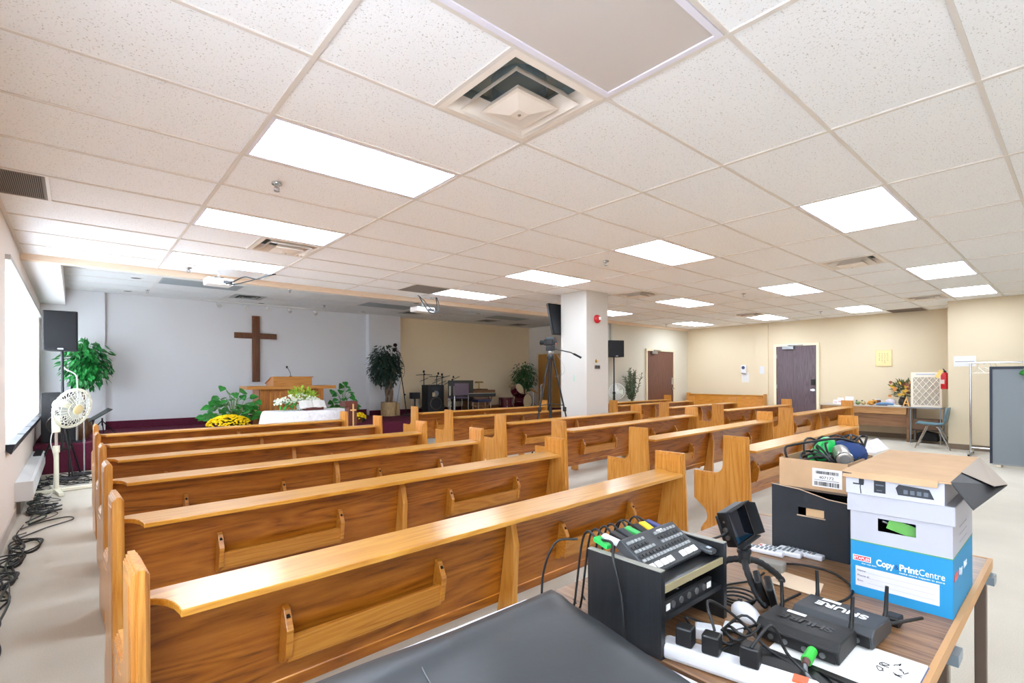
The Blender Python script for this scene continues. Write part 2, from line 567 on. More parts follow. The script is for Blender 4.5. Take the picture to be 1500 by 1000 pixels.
w2 = struct('added_window', MB().box(XL - .25, VY0, WZ0, XL - .19, VY0 + .05, WZ1).box(XL - .25, VY1 - .05, WZ0, XL - .19, VY1, WZ1).box(XL - .25, VY0, WZ0, XL - .19, VY1, WZ0 + .05).box(XL - .25, VY0, WZ1 - .05, XL - .19, VY1, WZ1), white)  # out of view, added to brighten the near left side
struct('window_pane', MB().box(XL - .30, VY0, WZ0, XL - .27, VY1, WZ1), sky_m, w2)  # glowing pane of the added unseen window
vb = thing('vertical_blinds', 'long white vertical blinds glowing with daylight in the left wall window', 'blinds', (XL, WY0, WZ0))
bl = MB()
y = .03
while y < WY1 - WY0 - .02:
    a = math.radians(-9)
    dx, dy = .042 * math.sin(a), .042 * math.cos(a)
    bl.poly([(-.045 - dx, y - dy, .02), (-.045 + dx, y + dy, .02), (-.045 + dx, y + dy, WZ1 - WZ0 - .04), (-.045 - dx, y - dy, WZ1 - WZ0 - .04)])
    y += .076
b2 = MB()
y = .03
while y < VY1 - VY0 - .02:
    b2.poly([(XL - .053, VY0 + y - .042, WZ0 + .02), (XL - .039, VY0 + y + .042, WZ0 + .02), (XL - .039, VY0 + y + .042, WZ1 - .04), (XL - .053, VY0 + y - .042, WZ1 - .04)])
    y += .076
struct('added_window_blind', b2, slat_m, w2, normals=False)
bl.build('slats', slat_m, vb, kind='stuff', normals=False)
MB().box(-.08, .005, WZ1 - WZ0 - .05, 0.035, WY1 - WY0 - .005, WZ1 - WZ0 - .005).build('headrail', mat('grey_headrail', '#b9b7b4', 0.5), vb)
sill = MB()
sill_m = mat('slate_sill', '#1d222c', 0.5)
n = 5
for k in range(n):
    y0 = WY0 + (WY1 - WY0) * k / n + (.03 if k else -.03); y1 = WY0 + (WY1 - WY0) * (k + 1) / n - .03
    sill.prism([(XL, WZ0 + .002), (XL + .062, WZ0 + .002), (XL + .035, WZ0 - .085), (XL, WZ0 - .05)], 'y', y0, y1)
sill.prism([(XL, WZ0 - .004), (XL + .055, WZ0 - .004), (XL + .03, WZ0 - .07), (XL, WZ0 - .05)], 'y', WY0, WY1)
struct('window_sill', sill, sill_m, win)

# -- doors
def door(n, m, frame_m, face, a0, a1, z0, z1, pos, kind):
    """a door slab lying on a wall; face 'x' = wall facing -X, 'y' = wall facing -Y"""
    def bx(mb, u0, u1, w0, w1, d0, d1):
        if face == 'x': mb.box(pos - d1, u0, w0, pos - d0, u1, w1)
        else: mb.box(u0, pos - d1, w0, u1, pos - d0, w1)
        return mb
    d = struct('door_%d' % n, bx(MB(), a0, a1, z0 + .005, z1, 0, .025), m)
    f = MB()
    bx(f, a0 - .055, a0, z0, z1 + .055, 0, .045); bx(f, a1, a1 + .055, z0, z1 + .055, 0, .045); bx(f, a0, a1, z1, z1 + .055, 0, .045)
    struct('door_frame', f, frame_m, d)
    if kind == 'entry':
        hinge_hi = face == 'x'
        h = a1 if hinge_hi else a0
        sgn = -1 if hinge_hi else 1
        c = MB(); bx(c, *sorted((h + sgn * .16, h + sgn * .42)), z1 - .075, z1 - .005, .025, .085)
        struct('door_closer', c, steel, d)
        a = MB(); bx(a, *sorted((h + sgn * .3, h + sgn * .62)), z1 + .012, z1 + .03, .045, .07); bx(a, *sorted((h + sgn * .28, h + sgn * .31)), z1 - .03, z1 + .03, .05, .08)
        struct('closer_arm', a, steel, d)
        lk = a0 + .07 if hinge_hi else a1 - .07
        c = MB(); bx(c, lk - .045, lk + .045, z0 + 1.14, z0 + 1.28, .025, .045)
        struct('lock_plate', c, black if hinge_hi else chrome, d)
        c = MB(); bx(c, lk - .05, lk + .05, z0 + 1.00, z0 + 1.04, .045, .075); bx(c, lk - .02, lk + .02, z0 + .99, z0 + 1.05, .025, .05)
        struct('door_handle', c, chrome, d)
        if not hinge_hi:
            c = MB(); bx(c, lk - .03, lk + .05, z0 + 1.29, z0 + 1.33, .025, .04); struct('deadbolt', c, chrome, d)
        for q in (.25, 1.05, z1 - .3):
            c = MB(); bx(c, *sorted((h - sgn * .012, h + sgn * .018)), z0 + q, z0 + q + .1, .025, .032); struct('hinge', c, steel, d)
    else:
        c = MB(); c.ball((pos - .06, a0 + .07, z0 + 1.0), .03); c.cyl((pos - .025, a0 + .07, z0 + 1.0), (pos - .05, a0 + .07, z0 + 1.0), .012)
        struct('door_knob', c, brass, d, smooth=40)
    return d
door(1, wood('brown_door', '#4a2b22', '#5b352a', '#6b4033', 'z', 1, .45), wall_warm, 'y', 11.55, 12.83, 0, 2.05, 7.62, 'entry')
door(2, wood('plum_brown_door', '#453538', '#54434a', '#6a585f', 'z', 1, .4), mat('cream_frame', '#efe2c2', .5), 'x', 4.25, 5.16, 0, 2.11, XR, 'entry')
door(3, wood('tan_door', '#a8742e', '#b98238', '#c78f45', 'z', .6, .45), mat('pale_frame', '#d9d2c2', .5), 'x', 10.42, 11.39, STAGE, 2.08, 11.27, 'knob')

# -- recessed light panels
light_m = mat('lit_diffuser', '#ffffff', 0.6, emit=(LAMP_COL, LAMP))
frame_m = mat('light_frame', '#e4e2ee', 0.4)
LLAB = {(0, 1): 'lit ceiling panel beside the near square air vent, nearest in the left row', (0, 4): 'lit ceiling panel in front of the small vent, middle of the left row',
        (0, 7): 'lit ceiling panel closest to the stage beam above the hanging projector, left row',
        (3, -2): 'large lit ceiling panel at upper right, biggest of the right hand lights', (3, 1): 'lit ceiling panel with a sprinkler beside it, nearest in the middle row',
        (3, 4): 'lit ceiling panel in front of the pillar, middle row second from the camera', (3, 7): 'lit ceiling panel touching the brown grille by the stage beam',
        (6, -2): 'lit ceiling panel near the right edge, nearer of two in line', (6, 1): 'lit ceiling panel right of centre above the near right pews',
        (6, 4): 'lit ceiling panel just right of the vent beside the pillar', (6, 7): 'lit ceiling panel half hidden behind the white pillar',
        (8, -2): 'lit ceiling panel near the right edge beside the jutting wall corner', (9, 1): 'lit ceiling panel over the folding desk by the right wall',
        (9, 4): 'lit ceiling panel before the double door wall beside a dark vent', (0, -5): 'unseen lit ceiling panel added behind the camera in the left row', (3, -5): 'unseen lit ceiling panel added behind the camera in the middle row', (6, -5): 'unseen lit ceiling panel added behind the camera in the right row',
        (9, 7): 'lit ceiling panel farthest in the room above the brown entrance door'}
LLAB[(9, 4)] = 'lit ceiling panel above the right wall pilaster, touching a dark vent'
proto = None
for i, j in LIGHTS:
    loc = (GX(i) + .6096, GY(j) + .3048, CEIL)
    if proto is None:
        t = thing('ceiling_light', LLAB[(i, j)], 'ceiling light', loc, 0, 'lit ceiling panels')
        MB().box(-.575, -.27, .001, .575, .27, .005).build('diffuser', light_m, t)
        f = MB()
        for q in ((-.597, -.292, -.575, .292), (.575, -.292, .597, .292), (-.575, -.292, .575, -.27), (-.575, .27, .575, .292)):
            f.box(q[0], q[1], -.002, q[2], q[3], .03)
        f.build('frame', frame_m, t)
        proto = t
    else:
        dup(proto, loc, 0, LLAB[(i, j)])
t = thing('ceiling_light', 'unlit grey ceiling light panel cut by the top edge of the photo', 'ceiling light', (GX(0) + .6096, GY(-2) + .3048, CEIL))
MB().box(-.575, -.27, .001, .575, .27, .006).build('diffuser', mat('unlit_diffuser', '#cbc3be', 0.5), t)
f = MB()
for q in ((-.597, -.292, -.57, .292), (.57, -.292, .597, .292), (-.57, -.292, .57, -.265), (-.57, .265, .57, .292)):
    f.box(q[0], q[1], -.006, q[2], q[3], .03)
f.build('frame', frame_m, t)

# -- air vents
VLAB = {(0.5, -1): 'large square white stepped air vent in the ceiling nearest the camera', (0.5, 5): 'square air vent between two lit panels of the left ceiling row',
        (5, -1): 'square louvred air vent below the large lit panel at right', (5, 4): 'square air vent in the ceiling beside the top of the pillar',
        (8.5, 4): 'square air vent touching the lit panel above the wall pilaster', (8.5, -1): 'square air vent left of the lit panels near the wall corner'}
vent_white = mat('vent_enamel', '#e9e0d6', 0.35)
plenum = mat('grey_plenum', '#869190', 0.5)
def sq(h, z, ch=0):
    if ch:
        return [(-h, -h + ch, z), (-h + ch, -h, z), (h - ch, -h, z), (h, -h + ch, z), (h, h - ch, z), (h - ch, h, z), (-h + ch, h, z), (-h, h - ch, z)]
    return [(-h, -h, z), (h, -h, z), (h, h, z), (-h, h, z)]
vp = None
for i, j in VENTS:
    loc = (GX(i) + .3048, GY(j) + .3048, CEIL)
    if vp is None:
        t = thing('air_vent', VLAB[(i, j)], 'air vent', loc, 0, 'square ceiling air vents')
        a = MB(); a.ring(sq(.297, -.003), sq(.262, -.006)); a.ring(sq(.262, -.006), sq(.215, .06)); a.ring(sq(.297, -.003), sq(.297, .03))
        a.build('frame', vent_white, t)
        a = MB(); a.ring(sq(.215, .06), sq(.215, .11)); a.poly(sq(.215, .11)); a.build('plenum_box', plenum, t)
        a = MB(); a.lathe([(.14, .05), (.14, .108)], (0, 0, 0), 24, cap=False); a.build('duct_collar', mat('dark_duct', '#79868a', .4), t)
        a = MB(); a.ring(sq(.212, -.022), sq(.158, .045)); a.ring(sq(.212, -.022), sq(.206, -.018)); a.ring(sq(.206, -.018), sq(.156, .049)); a.build('louvre', vent_white, t)
        a = MB(); a.ring(sq(.140, -.040), sq(.122, -.040)); a.ring(sq(.122, -.040, 0), sq(.035, -.062)); a.poly(sq(.035, -.062)); a.ring(sq(.14, -.04), sq(.1, .01)); a.poly(sq(.1, .01)); a.build('centre_cone', vent_white, t)
        MB().lathe([(.008, -.062), (.008, -.066), (.002, -.067)], seg=12).build('screw', steel, t)
        vp = t
    else:
        dup(vp, loc, 0, VLAB[(i, j)])
grille_m = mat('dusty_brown_grille', '#8b8075', 0.7)
for (x0, y0, x1, y1), lab in (((XL + .02, GY(4) + .012, -.15, GY(5) - .012), 'dusty grey return air grille at the left edge of the ceiling'),
                              ((GX(2.5) + .012, GY(7) + .012, GX(3) - .012, GY(8) - .012), 'brown return air grille touching the lit panel by the stage beam'),
                              ((13.05, GY(0) + .012, XR - .02, GY(1) - .012), 'dark return air grille in the ceiling over the corner desk')):
    t = thing('return_grille', lab, 'air vent', ((x0 + x1) / 2, (y0 + y1) / 2, CEIL))
    w, d = (x1 - x0) / 2, (y1 - y0) / 2
    a = MB(); a.box(-w, -d, .004, w, d, .01); a.build('backing', mat('dark_dusty_backing', '#4f4943', .9), t)
    a = MB(); k = -w + .006
    while k < w:
        a.box(k, -d, -.001, k + .004, d, .006); k += .011
    a.build('fins', grille_m, t, kind='stuff')
    a = MB(); a.box(-w, -d, -.004, w, -d + .015, .008).box(-w, d - .015, -.004, w, d, .008).box(-w, -d, -.004, -w + .015, d, .008).box(w - .015, -d, -.004, w, d, .008)
    a.build('frame', grille_m, t)

# -- sprinklers
sp_proto = None
for (x, y, z), lab in (((1.09, 3.72, CEIL), 'sprinkler head in the tile between the two nearest left lit panels'), ((1.08, 7.26, CEIL), 'small sprinkler head next to the beam left of the first projector'),
                       ((4.8, 3.71, CEIL), 'sprinkler head just left of the nearest lit panel in the middle row'), ((8.48, 3.72, CEIL), 'sprinkler head below the lit panels right of the pillar'),
                       ((11.87, 7.22, CEIL), 'sprinkler head above the brown entrance door'), ((12.1, 3.69, CEIL), 'sprinkler head high above the plum door'),
                       ((2.96, 9.36, STAGE_CEIL), 'sprinkler head under the stage ceiling right of the cross'), ((4.18, 10.91, STAGE_CEIL), 'sprinkler head under the stage ceiling left of the big grey panel'),
                       ((1.0, 11.0, STAGE_CEIL), 'sprinkler head under the stage ceiling near the window bulkhead'), ((7.1, 10.75, STAGE_CEIL), 'sprinkler head under the stage ceiling above the loudspeaker')):
    if sp_proto is None:
        t = thing('sprinkler_head', lab, 'sprinkler', (x, y, z), 0, 'ceiling sprinklers')
        MB().lathe([(.036, -.004), (.034, -.01), (.012, -.012)], seg=18).build('escutcheon', chrome, t, smooth=40)
        a = MB(); a.cyl((0, 0, -.01), (0, 0, -.03), .011); a.tube([(-.014, 0, -.025), (-.018, 0, -.04), (0, 0, -.055)], .003, 6); a.tube([(.014, 0, -.025), (.018, 0, -.04), (0, 0, -.055)], .003, 6)
        a.cyl((0, 0, -.053), (0, 0, -.057), .02); a.build('nozzle', steel, t)
        sp_proto = t
    else:
        dup(sp_proto, (x, y, z), 0, lab)

# -- stage ceiling fittings
for (x0, y0, x1, y1), lab in (((1.05, 9.5, 2.26, 10.1), 'flat unlit grey panel in the stage ceiling left of the cross'), ((4.7, 9.85, 5.91, 10.45), 'flat unlit grey panel in the stage ceiling right of the cross'), ((8.3, 9.9, 9.5, 10.5), 'flat unlit beige panel in the stage ceiling above the drum kit')):
    t = thing('ceiling_light', lab, 'ceiling light', ((x0 + x1) / 2, (y0 + y1) / 2, STAGE_CEIL))
    w, d = (x1 - x0) / 2 - .012, (y1 - y0) / 2 - .012
    MB().box(-w + .02, -d + .02, -.006, w - .02, d - .02, -.004).build('diffuser', mat('unlit_grey_diffuser', '#8f989c', .5), t)
    a = MB(); a.box(-w, -d, -.007, w, -d + .02, 0).box(-w, d - .02, -.007, w, d, 0).box(-w, -d, -.007, -w + .02, d, 0).box(w - .02, -d, -.007, w, d, 0); a.build('frame', mat('grey_light_frame', '#a9afb2', .5), t)
cp = None
for (x, y), lab in (((.75, 9.81), 'dark round downlight in the stage ceiling nearest the window'), ((.74, 11.36), 'dark round downlight in the stage ceiling above the loudspeaker by the window'), ((3.03, 11.45), 'dark round downlight in the stage ceiling right above the cross'),
                    ((5.32, 11.4), 'dark round downlight in the stage ceiling above the potted ficus'), ((7.68, 9.92), 'dark round downlight in the stage ceiling beside the second projector'), ((5.6, 9.4), 'dark round downlight in the stage ceiling left of the second projector')):
    if cp is None:
        t = thing('downlight', lab, 'downlight', (x, y, STAGE_CEIL), 0, 'unlit stage downlights')
        MB().lathe([(.095, 0), (.095, -.006), (.075, -.008), (.072, -.002)], seg=24, cap=False).build('trim_ring', metal_white, t, smooth=40)
        MB().lathe([(.074, -.003), (.05, -.001)], seg=24).build('reflector', mat('dark_reflector', '#23262b', .4), t)
        cp = t
    else:
        dup(cp, (x, y, STAGE_CEIL), 0, lab)
for (x, y), lab in (((2.6, 10.75), 'dark air vent in the stage ceiling above the cross'), ((6.35, 10.81), 'dark air vent in the stage ceiling behind the second projector'), ((8.9, 11.05), 'dark air vent in the stage ceiling above the organ'), ((10.3, 11.3), 'dark air vent in the far corner of the stage ceiling')):
    t = thing('air_vent', lab, 'air vent', (x, y, STAGE_CEIL))
    a = MB(); a.ring(sq(.29, -.002), sq(.2, -.004)); a.ring(sq(.29, -.002), sq(.29, 0)); a.build('frame', mat('grey_vent', '#a6a8a4', .5), t)
    MB().poly(sq(.2, -.003)).build('opening', mat('vent_dark', '#2a2c2c', .8), t)
    a = MB()
    for h in (.16, .11):
        a.ring(sq(h, -.012), sq(h - .03, -.004))
    a.build('louvre', mat('grey_vent', '#a6a8a4', .5), t)
rail = thing('track_light', 'white track rail with five small spotlights along the stage ceiling above the cross', 'track light', (3.2, 11.62, STAGE_CEIL))
MB().box(-1.25, -.018, -.02, 1.25, .018, 0).build('rail', metal_white, rail)
for k, x in enumerate((-.95, -.45, 0.0, .45, 1.02)):
    a = MB(); a.cyl((x, 0, -.02), (x, 0, -.06), .012); a.cyl((x, .03, -.06), (x + .02, -.05, -.12), .03, .04, 16)
    h = a.build('spotlight', mat('spot_white', '#dcdcd8', .4), rail, smooth=40)
# ---------------------------------------------------------------- pews
def arc(cx, cy, r, a0, a1, n=6):
    return [(cx + r * math.cos(math.radians(a0 + (a1 - a0) * k / n)), cy + r * math.sin(math.radians(a0 + (a1 - a0) * k / n))) for k in range(n + 1)]
# outline of a pew end in (y, z): the back at y = 0, the seat towards +y, counter-clockwise
END = [(-.035, 0), (.375, 0), (.375, .135)] + arc(.405, .245, .085, 232, 128, 5)[0:] + [(.43, .375), (.43, .602)] + arc(.26, .665, .065, 270, 180, 5) + [(.192, .90), (0, .90)]
def end_panel(mb, x):
    for d, h in ((0, .008), (.006, .0125), (.013, .0165), (.018, .019)):
        mb.prism(inset(END, d), 'x', x - h, x + h)
    mb.prism(inset(END, .046), 'x', x - .021, x + .021)
    return mb
oak_end = wood('oak_end_panel', '#a5641d', '#c28334', '#d49c50', 'z', 1.0, .3, .3)
oak_rail_lit = wood('oak_top_rail_lit', '#a0641c', '#c0842a', '#d39c45', 'x', 1.0, .28, .35)  # lighter, yellower oak: warm light falling on the rails is painted in
oak_back = wood('oak_back_panel', '#63330a', '#9a5714', '#b87326', 'x', 0.9, .3, .3, 10, 1.1)
oak_rack = wood('oak_rack', '#965817', '#b67526', '#c98d3a', 'x', 1.2, .3, .3)
screw_m = mat('dark_screw', '#3b3a38', .4, .8)

def make_pew(L, label, group, racks, mids):
    """origin: floor, back edge of the left end; the pew runs along +X and faces +Y"""
    t = thing('church_pew', label, 'pew', (0, 0, 0), 0, group)
    end_panel(MB(), 0).build('end_panel', oak_end, t)
    end_panel(MB(), L).build('end_panel', oak_end, t)
    x0, x1 = .0225, L - .0225
    MB().prism([(.118, .772), (.143, .772), (.212, .36), (.187, .36)], 'x', x0, x1).build('back_panel', oak_back, t)
    MB().prism([(.175, .40), (.20, .43), (.415, .445), (.43, .43), (.415, .405)], 'x', x0, x1).build('seat', oak_x, t, bevel=.004)
    MB().prism([(.33, .33), (.35, .33), (.35, .405), (.33, .405)], 'x', x0, x1).build('apron', oak_back, t)
    # top rail: a board capping the back, its near corners coved in from the end panels
    cove = [(0, .108), (.018, .095), (.036, .07), (.048, .035), (.053, -.005), (.053, -.030)]
    pl = [(x0 + a, b) for a, b in cove] + [(x1 - a, b) for a, b in cove[::-1]] + [(x1, .168), (x0, .168)]
    MB().prism(pl, 'z', .772, .791).build('top_rail', oak_rail_lit, t, bevel=.003)
    back_y = lambda z: .118 + (.772 - z) / .412 * .069
    for (a, b) in racks:
        r = MB().prism([(back_y(.565) - .052, .567), (back_y(.565) - .036, .567), (back_y(.49) - .036, .49), (back_y(.49) - .052, .49)], 'x', a, b).build('book_rack', oak_rack, t, bevel=.002)
        MB().prism([(back_y(.50), .495), (back_y(.50) - .05, .49), (back_y(.49) - .05, .483), (back_y(.49), .483)], 'x', a, b).build('rack_floor', oak_rack, r)
        for x in (a, b):
            q = MB().prism([(back_y(.655), .657), (back_y(.65) - .020, .650), (back_y(.59) - .060, .592), (back_y(.50) - .060, .502), (back_y(.475) - .020, .472), (back_y(.47), .468)], 'x', x - .011, x + .011)
            q.build('rack_end', oak_rack, r, bevel=.003)
            MB().cyl((x, back_y(.63) - .030, .632), (x, back_y(.63) - .038, .626), .006, seg=10).build('screw', screw_m, r)
    for x in mids:
        MB().prism([(back_y(.745), .747), (back_y(.73) - .026, .720), (back_y(.64) - .062, .630), (back_y(.42) - .085, .42), (back_y(.3) - .10, .012), (.21, .012), (.21, .25), (back_y(.42), .40)], 'x', x - .016, x + .016).build('centre_brace', oak_end, t, bevel=.003)
    return t
LA = 2.655
pew_rows = [  # x, y, rotation, label
    (.120, 1.475, 2.0, 'oak pew nearest the camera, left block, right behind the equipment table'),
    (.128, 2.44, 2.2, 'second oak pew from the camera in the left block'),
    (.138, 3.44, 2.0, 'third oak pew from the camera in the left block'),
    (.150, 4.43, 1.8, 'fourth oak pew from the camera in the left block'),
    (.150, 5.43, 2.0, 'fifth oak pew in the left block, second from the stage'),
    (.165, 6.46, 2.0, 'front oak pew of the left block, nearest the white covered table')]
pA = make_pew(LA, pew_rows[0][3], 'oak pews of the left block', [(.38, .955), (1.685, 2.27)], [1.33])
for k, (x, y, r, lab) in enumerate(pew_rows):
    o = pA if k == 0 else dup(pA, (x, y, 0), 0, lab)
    o.location = (x, y, 0); o.rotation_euler = (0, 0, math.radians(r))
pew_rows = [
    (3.86, 1.66, 0.9, 2.95, 'oak pew of the middle block nearest the camera, behind the black carton'),
    (3.90, 2.56, 1.8, 2.98, 'second oak pew from the camera in the middle block'),
    (3.92, 3.56, 4.0, 3.15, 'third oak pew in the middle block, a little askew'),
    (4.00, 4.62, 3.0, 3.10, 'fourth oak pew in the middle block, in front of the tripod and pillar'),
    (4.06, 5.84, 0.0, 2.95, 'fifth oak pew in the middle block, running behind the pillar'),
    (4.14, 6.92, 1.0, 2.98, 'front oak pew of the middle block, nearest the drum kit')]
pB = make_pew(2.98, pew_rows[0][4], 'oak pews of the middle block', [(.44, 1.05), (1.93, 2.54)], [1.48])
for k, (x, y, r, L, lab) in enumerate(pew_rows):
    o = pB if k == 0 else dup(pB, (x, y, 0), 0, lab)
    o.location = (x, y, 0); o.rotation_euler = (0, 0, math.radians(r)); o.scale = (L / 2.98, 1, 1)
pew_rows = [
    (7.95, 2.79, 0.7, 3.05, 'oak pew of the right block nearest the camera, before the corner desk'),
    (8.18, 3.93, -2.0, 2.70, 'second oak pew from the camera in the right block, in line with the plum door'),
    (8.19, 4.94, 0.0, 2.75, 'third oak pew from the camera in the right block'),
    (8.10, 6.00, 0.0, 2.95, 'fourth oak pew from the camera in the right block'),
    (8.30, 6.78, 0.0, 3.05, 'farthest oak pew of the right block, near the brown entrance door')]
pC = make_pew(2.95, pew_rows[0][4], 'oak pews of the right block', [(.44, 1.05), (1.93, 2.54)], [1.48])
for k, (x, y, r, L, lab) in enumerate(pew_rows):
    o = pC if k == 0 else dup(pC, (x, y, 0), 0, lab)
    o.location = (x, y, 0); o.rotation_euler = (0, 0, math.radians(r)); o.scale = (L / 2.95, 1, 1)
# the long pew standing against the right wall, seen from its front
t = thing('church_pew', 'oak pew standing against the right wall left of the plum door, seat towards the room', 'pew', (XR - .1, 7.28, 0), math.radians(-90) + PI)
t.rotation_euler = (0, 0, math.radians(90)); t.location = (XR - .13, 5.36, 0)
end_panel(MB(), 0).build('end_panel', oak_end, t); end_panel(MB(), 2.1).build('end_panel', oak_end, t)
MB().prism([(.04, .86), (.065, .86), (.21, .40), (.185, .40)], 'x', .0225, 2.0775).build('back_panel', oak_rack, t)
MB().prism([(.175, .40), (.20, .43), (.415, .445), (.43, .43), (.415, .405)], 'x', .0225, 2.0775).build('seat', oak_x, t)
MB().box(.0225, -.01, .845, 2.0775, .085, .87).build('top_rail', oak_rail_lit, t)
# ---------------------------------------------------------------- the equipment tables
T = 0.74
walnut = wood('walnut_laminate', '#4f3624', '#755236', '#9d7852', 'y', 1.1, .35, .1, 18)
edge_wood = mat('table_edge', '#b98d5c', .5)
leg_steel = mat('bronze_steel', '#7d7068', .3, .9)
t = thing('folding_table', 'walnut topped folding table carrying the audio gear and cartons', 'table', (.97, .208, 0))
w_, d_ = 2.353 - .97, .80
MB().box(0, .012, T - .028, w_ - .012, d_, T).build('tabletop', walnut, t)
MB().box(0, 0, T - .03, w_, .012, T + .001).box(w_ - .012, .012, T - .03, w_, d_, T + .001).build('edge_band', edge_wood, t)
for x in (w_ - .07, w_ - .76):
    for y in (.02, d_ - .06):
        MB().box(x - .015, y - .012, 0, x + .015, y + .018, T - .03).build('leg', leg_steel, t, bevel=.003)
    MB().box(x - .012, .03, T - .075, x + .012, d_ - .06, T - .045).build('leg_brace', leg_steel, t)
    MB().box(x - .03, -.012, T - .062, x + .03, .02, T - .036).build('leg_bracket', mat('blue_steel', '#8fa0ad', .35, .8), t)
t = thing('folding_table', 'white topped folding table under the grey dust cover', 'table', (-.36, .12, 0))
MB().box(0, 0, T - .035, 1.322, .905, T).build('tabletop', mat('white_laminate', '#d6d5da', .4), t, bevel=.006)
for x in (.12, 1.2):
    for y in (.1, .83):
        MB().cyl((x, y, 0), (x, y, T - .035), .014).build('leg', steel, t)

# grey dust cover over a flat keyboard-like case
def cover():
    M = MB()
    random.seed(5)
    nu, nv = 60, 44
    H = .86
    def top(u, v):
        y = .14 + (.852 - .14) * v
        xr = .72 + (.882 - .72) * v ** .9
        x = -.30 + (xr + .30) * u
        return x, y
    rows = []
    for a in range(-6, nu + 7):
        row = []
        for b in range(-6, nv + 7):
            u = min(max(a / nu, 0), 1); v = min(max(b / nv, 0), 1)
            x, y = top(u, v)
            ku = -a if a < 0 else (a - nu if a > nu else 0)
            kv = -b if b < 0 else (b - nv if b > nv else 0)
            k = max(ku, kv)
            sx = -1 if a < 0 else 1
            sy = -1 if b < 0 else 1
            z = H
            # soft, slumped edges
            du = min(u, 1 - u) * 1.15; dv = min(v, 1 - v) * .7
            z -= .014 * math.exp(-(min(du, dv) / .03) ** 2) + .005 * math.exp(-min(du, dv) / .07)
            z += .0035 * math.sin(9 * x + 4 * math.sin(7 * y)) * math.sin(6 * y + 2 + 2.2 * x) + .002 * math.sin(23 * x - 17 * y) * math.exp(-((y - .55) / .25) ** 2)
            if y > .5: z += .006 * math.exp(-((y - .79 + .02 * math.sin(5 * x)) / .03) ** 2)
            fold = (0, .004, .010, .014, .017, .019, .021)[k] + .004 * math.sin(14 * (x + y)) * k / 6
            drop = (0, .005, .02, .045, .065, .082, .092)[k]
            x += sx * fold * (ku > 0) * (ku / k if k else 0)
            y += sy * fold * (kv > 0) * (kv / k if k else 0)
            row.append(M.bm.verts.new((x, y, z - drop)))
        rows.append(row)
    for A, B in zip(rows, rows[1:]):
        for q in range(len(A) - 1):
            M._face([A[q], B[q], B[q + 1], A[q + 1]])
    return M
cv = cover().build('dust_cover', mat('grey_vinyl', '#2a2d31', .42, bump=(9, .12), var=(3, .05)), None, smooth=60, normals=False)
tag(cv, 'dark grey vinyl dust cover draped over a low case in the bottom foreground', 'dust cover')
sm_ = MB()
sm_.tube(spline([(.47, .80, .8615), (.44, .70, .8615), (.41, .55, .8610), (.37, .35, .861)], 5), .0010, 6)
sm_.build('seam', mat('pale_thread', '#6a6d6e', .7), cv)

# black shelf rack
rack_m = wood('black_ash', '#07080a', '#0d0f12', '#181b20', 'z', 1.0, .45, .1, 30)
rk = thing('equipment_rack', 'open black wood grain rack holding the video switcher', 'rack', (.97, .605, T))
for x in (0, .289):
    MB().box(x, 0, 0, x + .016, .205, .192).build('side_panel', rack_m, rk)
    MB().box(x, 0, .192, x + .016, .205, .1945).build('panel_edge', mat('worn_edge', '#8b8980', .6), rk)
MB().box(.016, .006, .142, .289, .205, .156).build('shelf', rack_m, rk)
MB().box(.016, .002, .141, .289, .006, .157).build('shelf_edge', mat('bare_chipboard', '#8d8262', .7), rk)
MB().box(.016, .006, .075, .289, .205, .087).build('shelf', rack_m, rk)
MB().box(.016, .197, .087, .289, .205, .142).build('back_panel', rack_m, rk)
# audio interface on the lower shelf
t = thing('audio_interface', 'black audio interface with silver stripes on the lower rack shelf', 'audio device', (1.0, .615, T + .088))
MB().box(0, .004, 0, .215, .16, .03).build('case', black, t, bevel=.002)
a = MB()
for k, (x, y0, y1) in enumerate(((.02, .02, .10), (.05, .03, .13), (.08, .015, .07), (.11, .04, .14), (.15, .02, .10))):
    a.box(x, y0, .03, x + .007, y1, .0306)
a.build('stripes', mat('silver_print', '#c3c6ca', .4), t)
MB().box(0, 0, .001, .215, .004, .029).build('front_panel', mat('panel_black', '#1a1b1e', .4), t)
for k in range(5):
    MB().cyl((.035 + k * .035, -.002, .014), (.035 + k * .035, 0, .014), .008, seg=14).build('jack', steel, t)
MB().box(.006, -.0008, .006, .022, 0, .02).build('label_plate', paper, t)
MB().box(.19, -.0008, .006, .21, 0, .02).build('label_plate', paper, t)

# video switcher, tilted
sw = thing('video_switcher', 'dark grey video switcher with rows of buttons tilted on the black rack', 'video switcher', (.992, .648, T + .160), rot=(math.radians(27), 0, math.radians(1)))
MB().prism([(0, 0), (.105, 0), (.105, .022), (.1, .026), (0, .012)], 'x', 0, .236).build('case', mat('switcher_grey', '#35373a', .5), sw, bevel=.002)
def zt(y): return .012 + .14 * y
key_w = mat('white_key', '#e9e6e2', .4); key_g = mat('grey_key', '#8d8f90', .5); key_d = mat('dark_key', '#2a2b2d', .5)
for k in range(8):
    if k == 4: continue
    x = .012 + k * .0265 + (.006 if k > 3 else 0)
    MB().obox((x + .009, .014, zt(.014) + .002), (.020, .016, .005), (.14, 0, 0)).build('large_button', key_w, sw, bevel=.0015)
random.seed(8)
for r, y in enumerate((.034, .046, .060, .072, .086)):
    bt = MB()
    for k in range(15):
        if (r > 2 and 4 < k < 8) or (r == 2 and k in (6, 7)):
            continue
        x = .014 + k * .0145
        bt.obox((x, y, zt(y) + .0015), (.010, .007, .004), (.14, 0, 0))
    bt.build('small_buttons', key_d if r % 2 else key_g, sw, kind='stuff')
MB().obox((.155, .088, zt(.088) + .001), (.024, .010, .002), (.14, 0, 0)).build('label_plate', key_w, sw)
a = MB()
for k in range(6):
    a.box(.02 + k * .033, .105, .004, .036 + k * .033, .108, .018)
